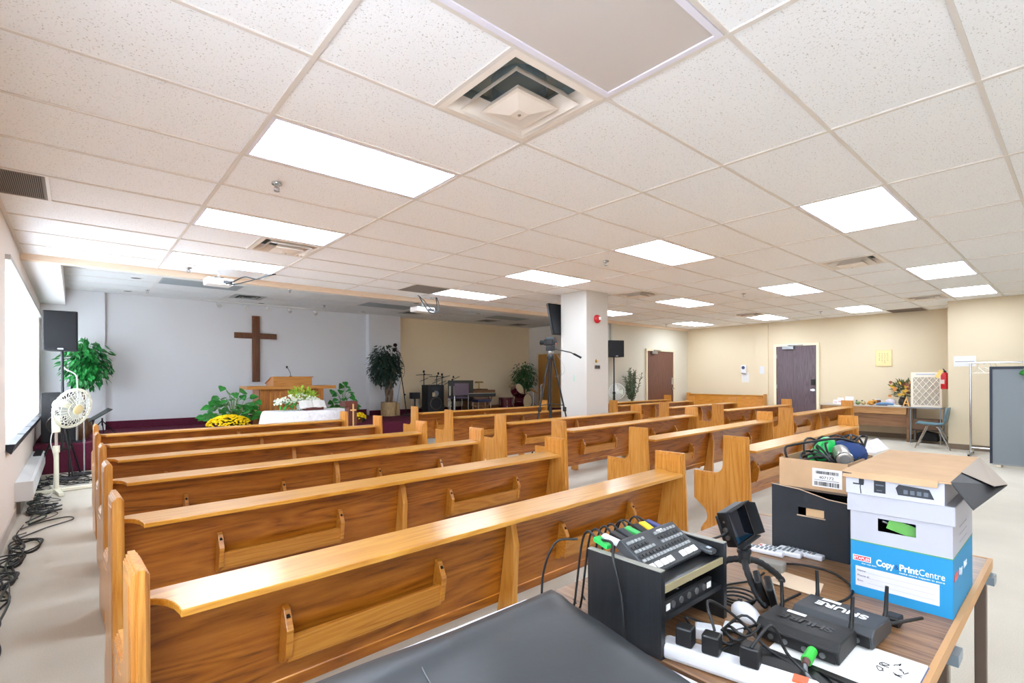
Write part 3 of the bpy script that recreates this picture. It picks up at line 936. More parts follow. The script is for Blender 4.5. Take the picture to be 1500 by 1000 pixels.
a.build('ports', black, sw)
rm = thing('handset', 'slim dark grey remote lying right of the video switcher on the black rack', 'remote control', (1.2435, .622, T + .163), rot=(math.radians(9), 0, 0))
MB().box(-.0145, 0, 0, .0145, .15, .013).build('case', mat('charcoal_plastic', '#3d4043', .5), rm, bevel=.005)
MB().box(-.006, .012, .013, .006, .022, .0136).build('window', mat('pale_window', '#b8bfd0', .3), rm)

# plugs behind the switcher
random.seed(11)
plug_cols = [('#22a84a', 'green taped'), ('#f0efec', 'white tagged'), ('#17181b', 'plain black'), ('#23262c', 'slate black'), ('#3aa955', 'small green'), ('#101114', 'slim black'), ('#e9b71f', 'yellow'), ('#2a3570', 'navy blue')]
for k, (c_, nm) in enumerate(plug_cols):
    x = .998 + k * .032
    pm = mat('plug_' + nm.replace(' ', '_'), c_, .5)
    t = thing('video_cable', nm + ' cable plug lying over the back edge of the black rack', 'cable', (x, .765, T + .196))
    p = MB(); p.obox((0, .02, .012), (.022, .045, .012), (.25, .0, .3 * random.uniform(-1, 1))); p.build('plug', pm, t, bevel=.002)
    e = random.uniform(-.02, .02)
    MB().tube(spline([(0, .038, .014), (e, .07, .028), (e + .01, .10, -.02), (e, .12, -.19), (e + .02, .16, -.192)], 5), .003, 7).build('cord', cable_black, t, smooth=60)
tag(MB().tube(spline([(1.0, .79, .953), (.975, .74, .962), (.955, .72, .93), (.958, .70, .85), (.955, .69, .745)], 6), .0035, 8).build('loose_cable', cable_black, smooth=60), 'black cord hanging down the left side of the black rack', 'cable')
tag(MB().tube(spline([(.99, .86, .94), (.95, .90, .93), (.935, .93, .85), (.93, .94, .746), (.9, .96, .744)], 6), .003, 8).build('loose_cable', cable_black, smooth=60), 'thin black cord drooping behind the black rack onto the white table', 'cable')

# field monitor on a bendy tripod
t = thing('mini_tripod', 'black bendy leg mini tripod under the small monitor', 'tripod', (1.49, .655, T))
foam = mat('ribbed_rubber', '#1b1c1e', .7)
for pts in ([(0, 0, .085), (-.05, -.03, .07), (-.085, -.07, .03), (-.092, -.095, .008)], [(0, 0, .085), (.05, -.02, .07), (.095, -.045, .035), (.12, -.06, .008)], [(0, 0, .085), (-.02, .04, .075), (-.045, .09, .035), (-.055, .125, .008)]):
    sp = spline(pts, 6)
    l = MB().tube(sp, [.0085 + .0014 * (k % 2) for k in range(len(sp))], 10).build('leg', foam, t, smooth=60)
    MB().ball(sp[-1], .008, 10, 6).build('foot', dark_grey, l, smooth=60)
MB().cyl((0, 0, .075), (0, 0, .105), .017).cyl((0, 0, .103), (0, 0, .112), .02).build('hub', dark_grey, t, smooth=40)
MB().ball((0, 0, .118), .0135).cyl((0, 0, .118), (0, 0, .133), .006).build('ball_head', dark_grey, t, smooth=50)
MB().cyl((.015, 0, .117), (.03, 0, .117), .009, seg=12).build('lock_knob', dark_grey, t)
mo = thing('field_monitor', 'small black field monitor with a sun hood on the mini tripod', 'monitor', (1.485, .655, T + .133), rot=(math.radians(-14), math.radians(-10), math.radians(-4)))
mo.scale = (.85, 1, 1.14)
MB().box(-.06, -.012, .004, .06, .02, .094).build('body', black, mo, bevel=.003)
MB().box(-.055, -.0132, .009, .055, -.012, .089).build('screen', lens_glass, mo)
MB().box(-.058, .02, .012, .058, .03, .085).build('back_shell', dark_grey, mo, bevel=.003)
h = MB(); h.prism([(-.012, .004), (-.045, .012), (-.045, .090), (-.012, .094)], 'x', .058, .061); h.prism([(-.012, .094), (-.012, .091), (-.028, .093), (-.028, .096)], 'x', -.06, .061); h.prism([(-.012, .002), (-.012, .005), (-.028, .004), (-.028, .001)], 'x', -.06, .061)
h.build('sun_hood', black_matte, mo)
for z in (.03, .05):
    MB().cyl((-.06, .006, z), (-.068, .006, z), .006, seg=12).build('socket', steel, mo)
MB().cyl((-.06, .004, .07), (-.0625, .004, .07), .003, seg=10).build('button', steel, mo)
tag(MB().tube(spline([(1.418, .675, .912), (1.395, .68, .905), (1.37, .71, .89), (1.34, .76, .86), (1.33, .82, .80), (1.34, .86, .744)], 6), .003, 8).build('video_cable', cable_black, smooth=60), 'black cable curving from the side of the small monitor', 'cable')

# remotes in front of the black carton
wht = mat('white_plastic', '#d6d6da', .35)
for k, (x, y, r, lab) in enumerate(((1.835, .745, .10, 'white remote control nearest the small monitor, one of three'), (1.872, .700, .05, 'white remote control with a red button, middle one of three'), (1.906, .645, .0, 'white remote control closest to the black carton'))):
    t = thing('remote_control', lab, 'remote control', (x, y, T), r, 'white remotes')
    MB().box(-.0165, -.07, 0, .0165, .07, .017).build('case', wht, t, bevel=.005)
    a = MB()
    for i in range(3):
        for j in range(7):
            a.box(-.0125 + i * .0095, -.045 + j * .014, .017, -.0055 + i * .0095, -.038 + j * .014, .019)
    a.build('buttons', mat('grey_button', '#6c7378', .5), t)
    if k == 1:
        MB().box(-.012, .055, .017, -.004, .063, .0195).build('power_button', red, t)

# small things on the table
tag(MB().obox((1.70, .66, T + .013), (.05, .075, .026), (0, 0, .15)).build('power_brick', mat('grey_brick', '#85817a', .5), bevel=.003), 'flat grey power brick behind the tripod legs on the walnut table', 'power adapter')
p = MB(); p.poly([(1.58, .49, T + .002), (1.69, .51, T + .002), (1.70, .62, T + .003), (1.575, .635, T + .006)])
pp = p.build('paper_sheet', mat('brown_paper', '#cfb79c', .8)); sd = pp.modifiers.new('thick', 'SOLIDIFY'); sd.thickness = .001
tag(pp, 'creased brown paper lying between the tripod and the receivers', 'paper')
t = thing('computer_mouse', 'white computer mouse beside the right foot of the black rack', 'mouse', (1.315, .575, T), .9)
MB().ball((0, 0, .006), (.05, .03, .026), 18, 10).build('body', wht, t, smooth=60)
MB().obox((.028, 0, .030), (.018, .004, .006), (0, .3, 0)).build('scroll_wheel', dark_grey, t)
t = thing('wireless_transmitter', 'black handheld pack leaning by the receivers and the bendy tripod', 'transmitter', (1.405, .535, T), rot=(math.radians(-14), math.radians(-16), .5))
MB().box(-.03, -.008, .012, .03, .009, .088).build('case', black, t, bevel=.004)
MB().box(-.026, -.0095, .02, .026, -.008, .082).build('face', mat('grey_face', '#8d9294', .3, .4), t)
t = thing('wireless_transmitter', 'second black pack propped right behind the leaning black pack', 'transmitter', (1.43, .565, T), rot=(math.radians(-20), math.radians(-10), .5))
MB().box(-.03, -.008, .012, .03, .009, .086).build('case', black, t, bevel=.004)
tag(MB().obox((1.225, .565, T + .004), (.045, .045, .008), (0, 0, .3)).build('adapter', wht, bevel=.002), 'small white square adapter next to the white mouse', 'adapter')

# writing pad under the receivers
t = thing('notepad', 'white pad with handwriting under the two black receivers', 'notepad', (1.235, .34, T))
MB().box(-.045, -.12, 0, .135, .13, .006).build('pages', paper, t)
MB().box(-.047, -.122, 0, .137, .132, .0015).build('backing', mat('blue_board', '#4a5a86', .6), t)
hw = MB()
random.seed(4)
for k, (x, y) in enumerate(((.045, -.055), (.070, -.06), (.04, -.085), (.065, -.09), (.09, -.075))):
    pts = [(x + random.uniform(-.01, .01), y + random.uniform(-.01, .01), .0065) for _ in range(6)]
    hw.tube(spline(pts, 3), .0009, 5)
hw.build('handwriting', ink, t)

# two wireless receivers
recv = mat('receiver_black', '#141416', .55, bump=(300, .1)); recv_grey = mat('receiver_grey', '#5c6064', .5)
def receiver(loc, rz, label, top_m, letter_m):
    t = thing('wireless_receiver', label, 'receiver', loc, rz, 'wireless receivers')
    # long axis along y, ports on the -x side
    b = MB(); b.prism([(-.062, .002), (.062, .002), (.068, .022), (.050, .042), (-.050, .044), (-.066, .03)], 'y', -.085, .085)
    b.build('case', top_m, t, bevel=.003)
    MB().prism([(-.0665, .004), (-.062, .003), (-.066, .029), (-.0685, .028)], 'y', -.078, .078).build('port_panel', black, t)
    for y in (-.055, -.02, .02, .05):
        MB().cyl((-.066, y, .015), (-.0705, y, .015), .006, seg=12).build('socket', steel, t)
    text('lettering', 'SHURE', .034, (.012, -.056, .0442), (0, math.radians(-.9), PI / 2), letter_m, t, .108, bold=.0008)
    for y, pts in ((.07, [(.05, .07, .03), (.055, .07, .05), (.056, .072, .105)]), (-.074, [(.05, -.074, .03), (.056, -.076, .05), (.058, -.078, .112)])):
        MB().tube(pts, [.006, .0048, .0038], 10).build('antenna', black, t, smooth=40)
    return t
r1 = receiver((1.283, .425, T + .0065), 0, 'black wireless receiver nearest the camera on the white pad', recv, mat('embossed_black', '#101012', .4))
r2 = receiver((1.415, .392, T + .0065), math.radians(-3), 'wireless receiver with bright white lettering, behind the other one', mat('receiver_slate', '#34373b', .45, bump=(300, .1)), mat('white_print', '#eef0f2', .4))
for o in r2.children:
    if o.name.startswith('antenna') and False: pass
MB().box(.028, .01, .0435, .04, .05, .0446).build('label_strip', paper, r1)
MB().box(.028, .01, .0435, .04, .05, .0446).build('label_strip', paper, r2)
t = thing('audio_cable', 'grey audio cable with a bright green taped plug before the nearest receiver', 'cable', (1.19, .385, T))
MB().cyl((.012, 0, .03), (-.035, -.004, .028), .010, .011, 14).build('plug', mat('green_tape', '#35b53f', .5), t)
MB().cyl((-.035, -.004, .028), (-.05, -.006, .026), .008, .006, 12).build('strain_relief', mat('dark_red_boot', '#5b3a3a', .6), t)
MB().tube(spline([(-.05, -.006, .026), (-.075, -.02, .018), (-.09, -.06, .008), (-.09, -.14, .006)], 6), .004, 8).build('cord', cable_grey, t, smooth=60)
t = thing('power_plug', 'black plug lying flat right of the white lettered receiver', 'plug', (1.55, .315, T))
MB().box(-.02, -.016, 0, .022, .016, .024).build('housing', black, t, bevel=.004)
MB().tube(spline([(-.02, 0, .012), (-.05, .005, .010), (-.06, .05, .006), (-.03, .11, .005), (-.08, .18, .005)], 6), .003, 8).build('cord', cable_black, t, smooth=60)
tag(MB().cyl((1.475, .318, T + .022), (1.565, .262, T + .03), .0045, .004, 10).build('antenna_rod', black), 'thick black antenna rod pointing right past the plug', 'antenna')

# power strip
t = thing('power_strip', 'white power strip full of black plugs by the grey cover', 'power strip', (1.035, .475, T), math.radians(12))
MB().box(-.026, -.15, 0, .026, .15, .034).build('housing', wht, t, bevel=.009)
for y in (.1, .045, -.03):
    MB().box(-.016, y - .018, .034, .016, y + .018, .075).build('plug', black, t, bevel=.004)
MB().box(-.013, -.13, .034, .013, -.105, .038).build('switch', mat('orange_switch', '#c5552a', .4), t)
t = thing('power_adapter', 'white plug adapter lying in front of the black rack', 'adapter', (1.14, .585, T), .5)
MB().box(-.018, -.03, 0, .018, .03, .028).build('housing', wht, t, bevel=.004)
MB().cyl((0, .03, .014), (0, .055, .018), .009, .006, 12).build('strain_relief', mat('beige_boot', '#d8c2b0', .5), t)
tag(MB().box(1.085, .26, T, 1.182, .53, T + .012).build('tablet_case', black, bevel=.004), 'flat black case lying along the front of the nearest receiver', 'case')
# loose cables on the table
random.seed(21)
loops = [
    ([(1.05, .58, .80), (1.10, .62, .79), (1.17, .60, .755), (1.20, .53, .747), (1.12, .50, .75)], 'black cable arching from the power strip to the adapter'),
    ([(1.04, .52, .815), (1.07, .55, .86), (1.13, .52, .82), (1.16, .46, .76), (1.14, .38, .747)], 'black cable arching highest over the white power strip'),
    ([(1.03, .44, .815), (1.08, .42, .85), (1.12, .40, .78), (1.11, .32, .747), (1.08, .26, .765)], 'black cable looping from the middle plug of the power strip'),
    ([(1.30, .64, .744), (1.36, .68, .744), (1.44, .70, .744), (1.55, .66, .744), (1.64, .66, .744)], 'thin black cable crossing the table under the tripod'),
    ([(1.74, .66, .75), (1.80, .60, .745), (1.80, .52, .745), (1.70, .44, .745), (1.58, .44, .745), (1.52, .50, .745)], 'black cable sweeping from the grey brick round to the receivers'),
    ([(1.17, .57, .744), (1.28, .53, .748), (1.36, .53, .748), (1.47, .54, .744), (1.56, .53, .744)], 'black cable running behind the receivers'),
    ([(1.10, .56, .746), (1.15, .52, .75), (1.17, .44, .752), (1.16, .36, .752), (1.12, .30, .77)], 'dark cable lying along the near side of the receivers')]
for pts, lab in loops:
    tag(MB().tube(spline(pts, 7), .0032, 8).build('loose_cable', cable_black, smooth=60), lab, 'cable')
a = MB()
for k in range(4):
    cx, cy, r = 1.13 + .012 * k, .55 - .012 * k, .032 + .004 * k
    a.tube([(cx + r * math.cos(t_ * PI / 9), cy + r * .7 * math.sin(t_ * PI / 9), T + .012 + .012 * k + .006 * math.sin(t_)) for t_ in range(18)], .003, 7, closed=True)
tag(a.build('cable_coil', cable_black, smooth=60), 'small coil of black cable in front of the black rack opening', 'cable')
a = MB()
for k in range(3):
    cx, cy, r = 1.375 + .006 * k, .625, .038 + .004 * k
    a.tube([(cx + r * math.cos(t_ * PI / 9), cy + r * math.sin(t_ * PI / 9), T + .005 + .007 * k) for t_ in range(18)], .003, 7, closed=True)
tag(a.build('cable_coil', cable_black, smooth=60), 'coiled black cable round the base of the bendy tripod', 'cable')

# ---- white and blue copy carton
card_w = mat('white_cardboard', '#aaaab2', .7); card_b = mat('blue_print', '#1280b2', .6); green_l = mat('green_line', '#4f8a4a', .6); print_w = mat('white_lettering', '#dfe2e6', .6)
bx = thing('storage_box', 'white and blue copy centre carton on the table corner', 'carton', (1.69, .222, T))
W_, D_ = .33, .22   # x, y
bm_ = MB()
bm_.box(0, 0, 0, W_, D_, .152)
bm_.build('printed_base', card_b, bx)
u = MB()
u.box(0, 0, .152, .003, D_, .190); u.box(0, 0, .225, .003, D_, .245); u.box(0, 0, .19, .003, .073, .225); u.box(0, .156, .19, .003, D_, .225)
u.box(.003, 0, .152, W_, .003, .245); u.box(.003, D_ - .003, .152, W_, D_, .245); u.box(W_ - .003, .003, .152, W_, D_ - .003, .245)
u.build('plain_upper', card_w, bx)
MB().box(-.0006, 0, .151, 0, D_, .1535).box(0, -.0006, .151, W_, 0, .1535).build('green_line', green_l, bx)
l = MB(); l.box(-.006, -.006, .237, W_ + .006, D_ + .006, .287)
l.build('lid', card_w, bx, bevel=.002)
c_ = MB(); c_.prism([(.156, .238), (D_ + .006, .238), (D_ + .006, .270), (.20, .252)], 'x', -.0068, -.006); c_.build('lid_tuck', mat('white_cardboard_fold', '#a9a9b1', .7), bx)
MB().box(.0035, .02, .153, .2, .2, .17).build('box_inside', black_matte, bx)
MB().obox((.03, .10, .20), (.02, .08, .03), (.3, .2, .2)).build('green_contents', mat('lime_plastic', '#4f9a2c', .5), bx)
MB().cyl((.02, .15, .215), (.05, .09, .19), .004).build('metal_rod', steel, bx)
a = MB(); a.box(-.0008, .172, .096, 0, .214, .112); a.build('logo_border', print_w, bx)
a = MB(); a.box(-.0012, .174, .098, -.0008, .212, .110); a.build('logo_plate', red, bx)
text('lettering', 'STAPLES', .010, (-.0013, .2115, .1005), FACE_X, print_w, bx, .036, bold=.0002)
text('lettering', 'that was easy.', .005, (-.0008, .194, .089), FACE_X, print_w, bx, .036)
text('lettering', 'Copy', .024, (-.0008, .160, .094), FACE_X, print_w, bx, .040, bold=.0007)
text('lettering', '&', .018, (-.0008, .119, .095), FACE_X, mat('navy_print', '#0f3a7a', .6), bx, .009)
text('lettering', 'Print', .024, (-.0008, .109, .094), FACE_X, print_w, bx, .040, bold=.0007)
text('lettering', 'Centre', .024, (-.0008, .068, .094), FACE_X, print_w, bx, .052)
text('lettering', 'make more happen in store', .006, (-.0008, .109, .086), FACE_X, print_w, bx, .093)
MB().box(-.0008, .026, .026, 0, .208, .081).build('address_panel', mat('white_panel', '#c6c5cc', .7), bx)
a = MB()
for z in (.066, .052, .038):
    a.box(-.0012, .034, z, -.0008, .18, z + .0006)
a.build('ruled_lines', mat('grey_rule', '#9a98a6', .7), bx)
for s_, z in (('Name:', .067), ('Phone #:', .053), ('Box:', .039)):
    text('lettering', s_, .008, (-.0012, .204, z), FACE_X, mat('grey_print', '#6a6874', .7), bx)
a = MB(); a.box(.02, -.0008, .09, .075, 0, .108); a.build('logo_plate', red, bx)
text('lettering', 'Copy', .026, (.09, -.0008, .09), FACE_Y, print_w, bx, .05, bold=.0007)
text('lettering', 'Print', .026, (.165, -.0008, .09), FACE_Y, print_w, bx, .05, bold=.0007)
a = MB()
for z in (.175, .195, .215):
    a.box(.10, -.0008, z, .22, -.0002, z + .001)
a.build('ruled_lines', mat('grey_rule', '#9a98a6', .7), bx)

# ---- opened product carton on top
pc = thing('product_box', 'opened white product carton with kraft flaps on top of the copy carton', 'carton', (1.68, .236, 1.0275))
MB().box(0, 0, 0, .50, .214, .058).build('printed_sides', mat('white_print_card', '#b5b5bc', .6), pc)
lid = MB(); lid.obox((.262, .104, .0635), (.545, .236, .004), (0, math.radians(-.6), 0)); lid.build('lid', kraft, pc)
fl = MB(); fl.prism([(-.012, .062), (-.008, .064), (-.013, .046), (-.016, .046)], 'y', .012, .218); fl.build('front_flap', kraft, pc)
fm = MB()
P4 = [(-.004, -.012, .064), (.52, -.012, .070), (.205, -.098, .040), (-.05, -.060, .012)]
fm.poly(P4); o = fm.build('side_flap', mat('printed_black_card', '#232327', .5), pc); sd = o.modifiers.new('thick', 'SOLIDIFY'); sd.thickness = .003
fm = MB(); fm.poly([(.52, -.012, .0715), (.205, -.098, .0415), (.10, -.082, .049), (.16, -.012, .068)]); o = fm.build('flap_lining', mat('grey_kraft', '#93877b', .8), pc); sd = o.modifiers.new('thick', 'SOLIDIFY'); sd.thickness = .001
MB().prism([(.196, .058), (.219, .060), (.219, .044), (.206, .046)], 'x', -.0135, -.0125).build('printed_corner', mat('printed_black_card', '#232327', .5), pc)
pr = mat('product_print', '#1f232b', .5); pr2 = mat('product_print_grey', '#59616c', .5)
a = MB(); a.box(-.0008, .122, .010, 0, .148, .048); a.build('picture_adapter', pr, pc)
a = MB(); a.box(-.0012, .126, .030, -.0008, .144, .033).box(-.0012, .130, .016, -.0008, .142, .018); a.build('picture_detail', pr2, pc)
a = MB(); a.prism([(.02, .012), (.095, .012), (.100, .030), (.093, .040), (.03, .036)], 'x', -.0008, 0); a.build('picture_device', pr, pc)
a = MB()
for k in range(4): a.box(-.0012, .032 + k * .014, .017, -.0008, .041 + k * .014, .028)
a.build('picture_detail', pr2, pc)
a = MB(); a.tube([(-.0006, .178, .002), (-.0006, .180, .022), (-.0006, .176, .036)], .0012, 5); a.box(-.0008, .171, .030, 0, .183, .044); a.box(-.0008, .172, .026, 0, .197, .030); a.build('picture_plug', pr, pc)

# ---- black carton and the kraft tray of cables on it
bk = thing('storage_box', 'black carton with a hand hole, under the kraft tray of cables', 'carton', (1.93, .508, T))
cb = mat('black_cardboard', '#1b1e24', .7, var=(20, .12))
f = MB()
HY0, HY1, HZ0, HZ1 = .073, .153, .135, .162
f.box(0, 0, 0, .004, .24, HZ0).box(0, 0, HZ0, .004, HY0, HZ1).box(0, HY1, HZ0, .004, .24, HZ1)
f.prism([(0, HZ1), (.24, HZ1), (.24, .229), (.15, .222), (.06, .200), (0, .196)], 'x', 0, .004)
f.build('front_panel', cb, bk)
f = MB(); f.box(.004, 0, 0, .36, .004, .226).box(.004, .236, 0, .36, .24, .226).box(.356, .004, 0, .36, .236, .226).box(.004, .004, 0, .356, .236, .01)
f.build('side_panels', cb, bk)
MB().box(.006, .005, .222, .355, .235, .23).build('inner_lid', mat('brown_card_dark', '#6b5a4d', .8), bk)
MB().box(.012, .02, .11, .014, .132, .18).build('visible_contents', mat('tan_contents', '#d8b184', .8), bk)
a = MB(); a.tube([(-.001, 0, .198), (-.001, .06, .2025), (-.001, .15, .224), (-.001, .24, .231)], .0016, 6); a.build('torn_edge', mat('torn_kraft', '#c3a58a', .9), bk)
MB().box(-.0005, HY0 - .004, HZ0 - .004, .0, HY1 + .004, HZ0).build('hole_rim', mat('torn_kraft', '#c3a58a', .9), bk)
tr_ = thing('cardboard_tray', 'open kraft cardboard tray with a barcode label, heaped with cables', 'carton', (1.93, .512, T + .2305))
f = MB(); f.box(0, 0, 0, .004, .21, .098).box(.29, 0, 0, .294, .21, .098).box(.004, 0, 0, .29, .004, .098).box(.004, .206, 0, .29, .21, .098).box(.004, .004, 0, .29, .206, .004)
f.build('walls', kraft, tr_)
MB().box(-.0008, .016, .012, 0, .104, .074).build('label', paper, tr_)
a = MB(); random.seed(12)
y = .098
while y > .026:
    w = random.choice((.0012, .002, .003)); a.box(-.0014, y - w, .016, -.0008, y, .030); y -= w + random.choice((.0012, .002))
y = .094
while y > .026:
    w = random.choice((.0012, .002, .003)); a.box(-.0014, y - w, .056, -.0008, y, .066); y -= w + random.choice((.0012, .002))
a.build('barcode', ink, tr_)
text('lettering', '407172', .013, (-.001, .084, .040), FACE_X, ink, tr_, .044)
a = MB(); a.box(-.0012, .025, .034, -.0008, .098, .0358); a.build('fine_print', mat('grey_print', '#6a6874', .7), tr_)
# contents, each a thing
cup = MB(); cup.lathe([(.046, 0), (.040, .03), (.021, .085), (.017, .088)], (0, 0, 0), 24, rot=Euler((.35, -.25, 0)).to_matrix()); cup.bm.transform(Matrix.Translation((2.10, .640, 1.050)))
tag(cup.build('plastic_cup', mat('green_plastic', '#18b352', .35), smooth=50), 'bright green plastic cup tipped upside down in the kraft tray', 'cup')
random.seed(31)
for k in range(12):
    cx, cy = 2.01 + .014 * k, .650 - .016 * (k % 5)
    rx, ry = .075 + .012 * (k % 3), .055 + .01 * (k % 2)
    tl = .25 * (k - 3)
    pts = []
    for q in range(26):
        an = q * 2 * PI / 26
        pts.append((cx + rx * math.cos(an), cy + ry * math.sin(an) - .03, 1.058 + .004 * k + .022 * math.sin(an * 2 + k) + .028 * math.sin(an + tl)))
    pts = [(min(max(p[0], 1.942), 2.21), min(max(p[1], .522), .712), max(p[2], 1.02)) for p in pts]
    tag(MB().tube(pts, .0038, 8, closed=True).build('cable_coil', cable_black, smooth=60), 'loop of black cable in the heap inside the kraft tray', 'cable', 'black cables heaped in the kraft tray')
tag(MB().tube(spline([(1.95, .70, 1.05), (1.945, .708, 1.10), (1.97, .69, 1.112), (2.02, .64, 1.125), (2.08, .58, 1.135), (2.15, .53, 1.115)], 7), .0042, 8).build('loose_cable', cable_black, smooth=60), 'thick black cable arching over the green cup in the kraft tray', 'cable')
tag(MB().ball((2.14, .57, 1.075), (.078, .062, .052), 20, 10).build('cloth_cap', mat('navy_cloth', '#1c3566', .85, bump=(40, .3)), smooth=60), 'dark blue cloth bundle in the kraft tray behind the cables', 'cloth')
t = thing('desk_microphone', 'silver cylinder lying on the cables in the kraft tray', 'canister', (1.975, .532, 1.076), rot=(0, math.radians(78), math.radians(25)))
MB().lathe([(.018, -.002), (.024, 0), (.0255, .01), (.0255, .085), (.02, .092)], seg=28).build('body', mat('satin_silver', '#b5ada2', .3, .8), t, smooth=40)
MB().lathe([(.0262, .002), (.027, .006), (.0262, .010)], seg=28, cap=False).build('bright_ring', chrome, t)
MB().lathe([(.017, -.003), (.017, -.0025)], seg=24).build('end_mesh', mat('grey_mesh', '#7f7d7a', .5, .5), t)
cl = bpy.data.materials.new('clear_film'); cl.use_nodes = True
cl.node_tree.nodes['Principled BSDF'].inputs['Base Color'].default_value = (.85, .8, .95, 1); cl.node_tree.nodes['Principled BSDF'].inputs['Alpha'].default_value = .45; cl.node_tree.nodes['Principled BSDF'].inputs['Roughness'].default_value = .15
f = MB(); f.poly([(2.15, .49, 1.085), (2.25, .47, 1.095), (2.30, .515, 1.125), (2.22, .53, 1.115)]); f.poly([(2.15, .49, 1.085), (2.22, .53, 1.115), (2.14, .56, 1.09)])
o = f.build('plastic_bag', cl); o.modifiers.new('thick', 'SOLIDIFY').thickness = .001
tag(o, 'crumpled clear plastic bag sticking out between tray and carton', 'bag')
# ---------------------------------------------------------------- the stage
def foliage(mb, n, c, r, L, w, droop=.4, heart=False, shell=.55, up=0.0):
    for _ in range(n):
        while True:
            d = Vector((random.uniform(-1, 1), random.uniform(-1, 1), random.uniform(-1, 1)))
            if .15 < d.length < 1: break
        k = random.uniform(shell, 1) / d.length
        p = Vector((c[0] + d.x * k * r[0], c[1] + d.y * k * r[1], c[2] + d.z * k * r[2]))
        out = Vector((d.x, d.y, d.z * .5 - droop + up)).normalized()
        out += Vector((random.uniform(-.5, .5), random.uniform(-.5, .5), random.uniform(-.4, .4)))
        nrm = Vector((d.x * .6, d.y * .6, 1)) + Vector((random.uniform(-.6, .6), random.uniform(-.6, .6), 0))
        s = random.uniform(.75, 1.2)
        mb.leaf(p, out, nrm, L * s, w * s, .22, heart)
    return mb

cross_m = wood('walnut_cross', '#4a2815', '#653a20', '#7d4c2c', 'z', 1, .5, .1)
a = MB(); a.box(2.94, YF - .06, 1.285, 3.09, YF, 2.72).box(2.59, YF - .06, 2.225, 2.94, YF, 2.345).box(3.09, YF - .06, 2.225, 3.44, YF, 2.345)
tag(a.build('wall_cross', cross_m, bevel=.004), 'large dark wooden cross hanging on the grey front wall', 'cross')

pu = thing('pulpit', 'wide oak pulpit with a slanted reading desk and gooseneck microphone', 'pulpit', (3.37, 10.7, STAGE))
a = MB(); a.box(-.63, -.16, 0, .63, -.13, .72); a.box(-.63, -.13, 0, -.60, .3, .72); a.box(.60, -.13, 0, .63, .3, .72); a.build('body', wood('pulpit_panel', '#8a4a18', '#b06c2c', '#c28340', 'z', 1.2, .4), pu)
MB().box(-.87, -.28, .72, .87, .32, .785).build('counter', wood('pulpit_counter', '#a3641f', '#c07f35', '#cf9448', 'x', 1, .35), pu, bevel=.004)
for x in (-.56, -.12, .2, .58):
    MB().box(x - .05, -.19, 0, x + .05, -.16, .72).build('pilaster', pulpit_wood, pu, bevel=.006)
for x in (-.42, -.33, -.24, .04, .40):
    MB().box(x - .012, -.172, .04, x + .012, -.16, .66).build('moulding', oak_z, pu)
MB().prism([(-.22, .785), (.28, .785), (.28, .83), (-.12, .955), (-.22, .955)], 'x', -.38, .38).build('desk', wood('pulpit_desk', '#a3641f', '#c07f35', '#cf9448', 'x', 1, .35), pu)
MB().prism([(-.235, .955), (-.12, .957), (.30, .826), (.30, .842), (-.118, .973), (-.235, .973)], 'x', -.40, .40).build('desk_top', oak_x, pu)
mic = thing('gooseneck_microphone', 'thin black gooseneck microphone rising from the pulpit desk', 'microphone', (3.36, 10.6, 1.39))
MB().lathe([(.03, 0), (.03, .012), (.012, .016)]).build('base', black, mic)
MB().tube(spline([(0, 0, .01), (-.01, 0, .08), (-.05, -.02, .15), (-.075, -.03, .18)], 5), .005, 8).build('neck', black, mic, smooth=60)
MB().ball((-.085, -.034, .195), (.017, .017, .026)).build('capsule', black_matte, mic, smooth=60)

# white covered table before the stage
t = thing('communion_table', 'low wooden table under a white cloth before the pulpit', 'table', (3.13, 8.93, 0))
MB().box(-.66, -.27, .765, .66, .27, .795).build('tabletop', oak_x, t)
for sx in (-1, 1):
    for sy in (-1, 1):
        MB().box(sx * .58 - .03, sy * .2 - .03, 0, sx * .58 + .03, sy * .2 + .03, .765).build('leg', oak_z, t)
lace = mat('white_lace_cloth', '#f0eff4', .85, var=(30, .12), bump=(120, .3))
def drape(w, d, z, drop, waves):
    M = MB(); nu, nv = 56, 30; rows = []
    for i in range(nu + 1):
        row = []
        for j in range(nv + 1):
            u = -w - drop + (2 * w + 2 * drop) * i / nu; v = -d - drop + (2 * d + 2 * drop) * j / nv
            eu = max(abs(u) - w, 0); ev = max(abs(v) - d, 0)
            k = max(eu, ev)
            x = math.copysign(min(abs(u), w) + .012 * (eu > 0) + .16 * eu, u); y = math.copysign(min(abs(v), d) + .012 * (ev > 0) + .12 * ev, v)
            wv = .012 * math.sin(waves * (u + v * 1.3)) * min(k / .1, 1)
            x += math.copysign(wv, u) * (eu > 0); y += math.copysign(wv, v) * (ev > 0)
            row.append(M.bm.verts.new((x, y, z - k)))
        rows.append(row)
    for A, B in zip(rows, rows[1:]):
        for q in range(nv):
            M._face([A[q], B[q], B[q + 1], A[q + 1]])
    return M
cm_ = drape(.67, .28, .8, .24, 15); cm_.bm.transform(Matrix.Translation((3.13, 8.93, 0)))
o = cm_.build('tablecloth', lace, smooth=60, normals=False); o.modifiers.new('thick', 'SOLIDIFY').thickness = .003
tag(o, 'white patterned tablecloth hanging over the table before the pulpit', 'tablecloth')
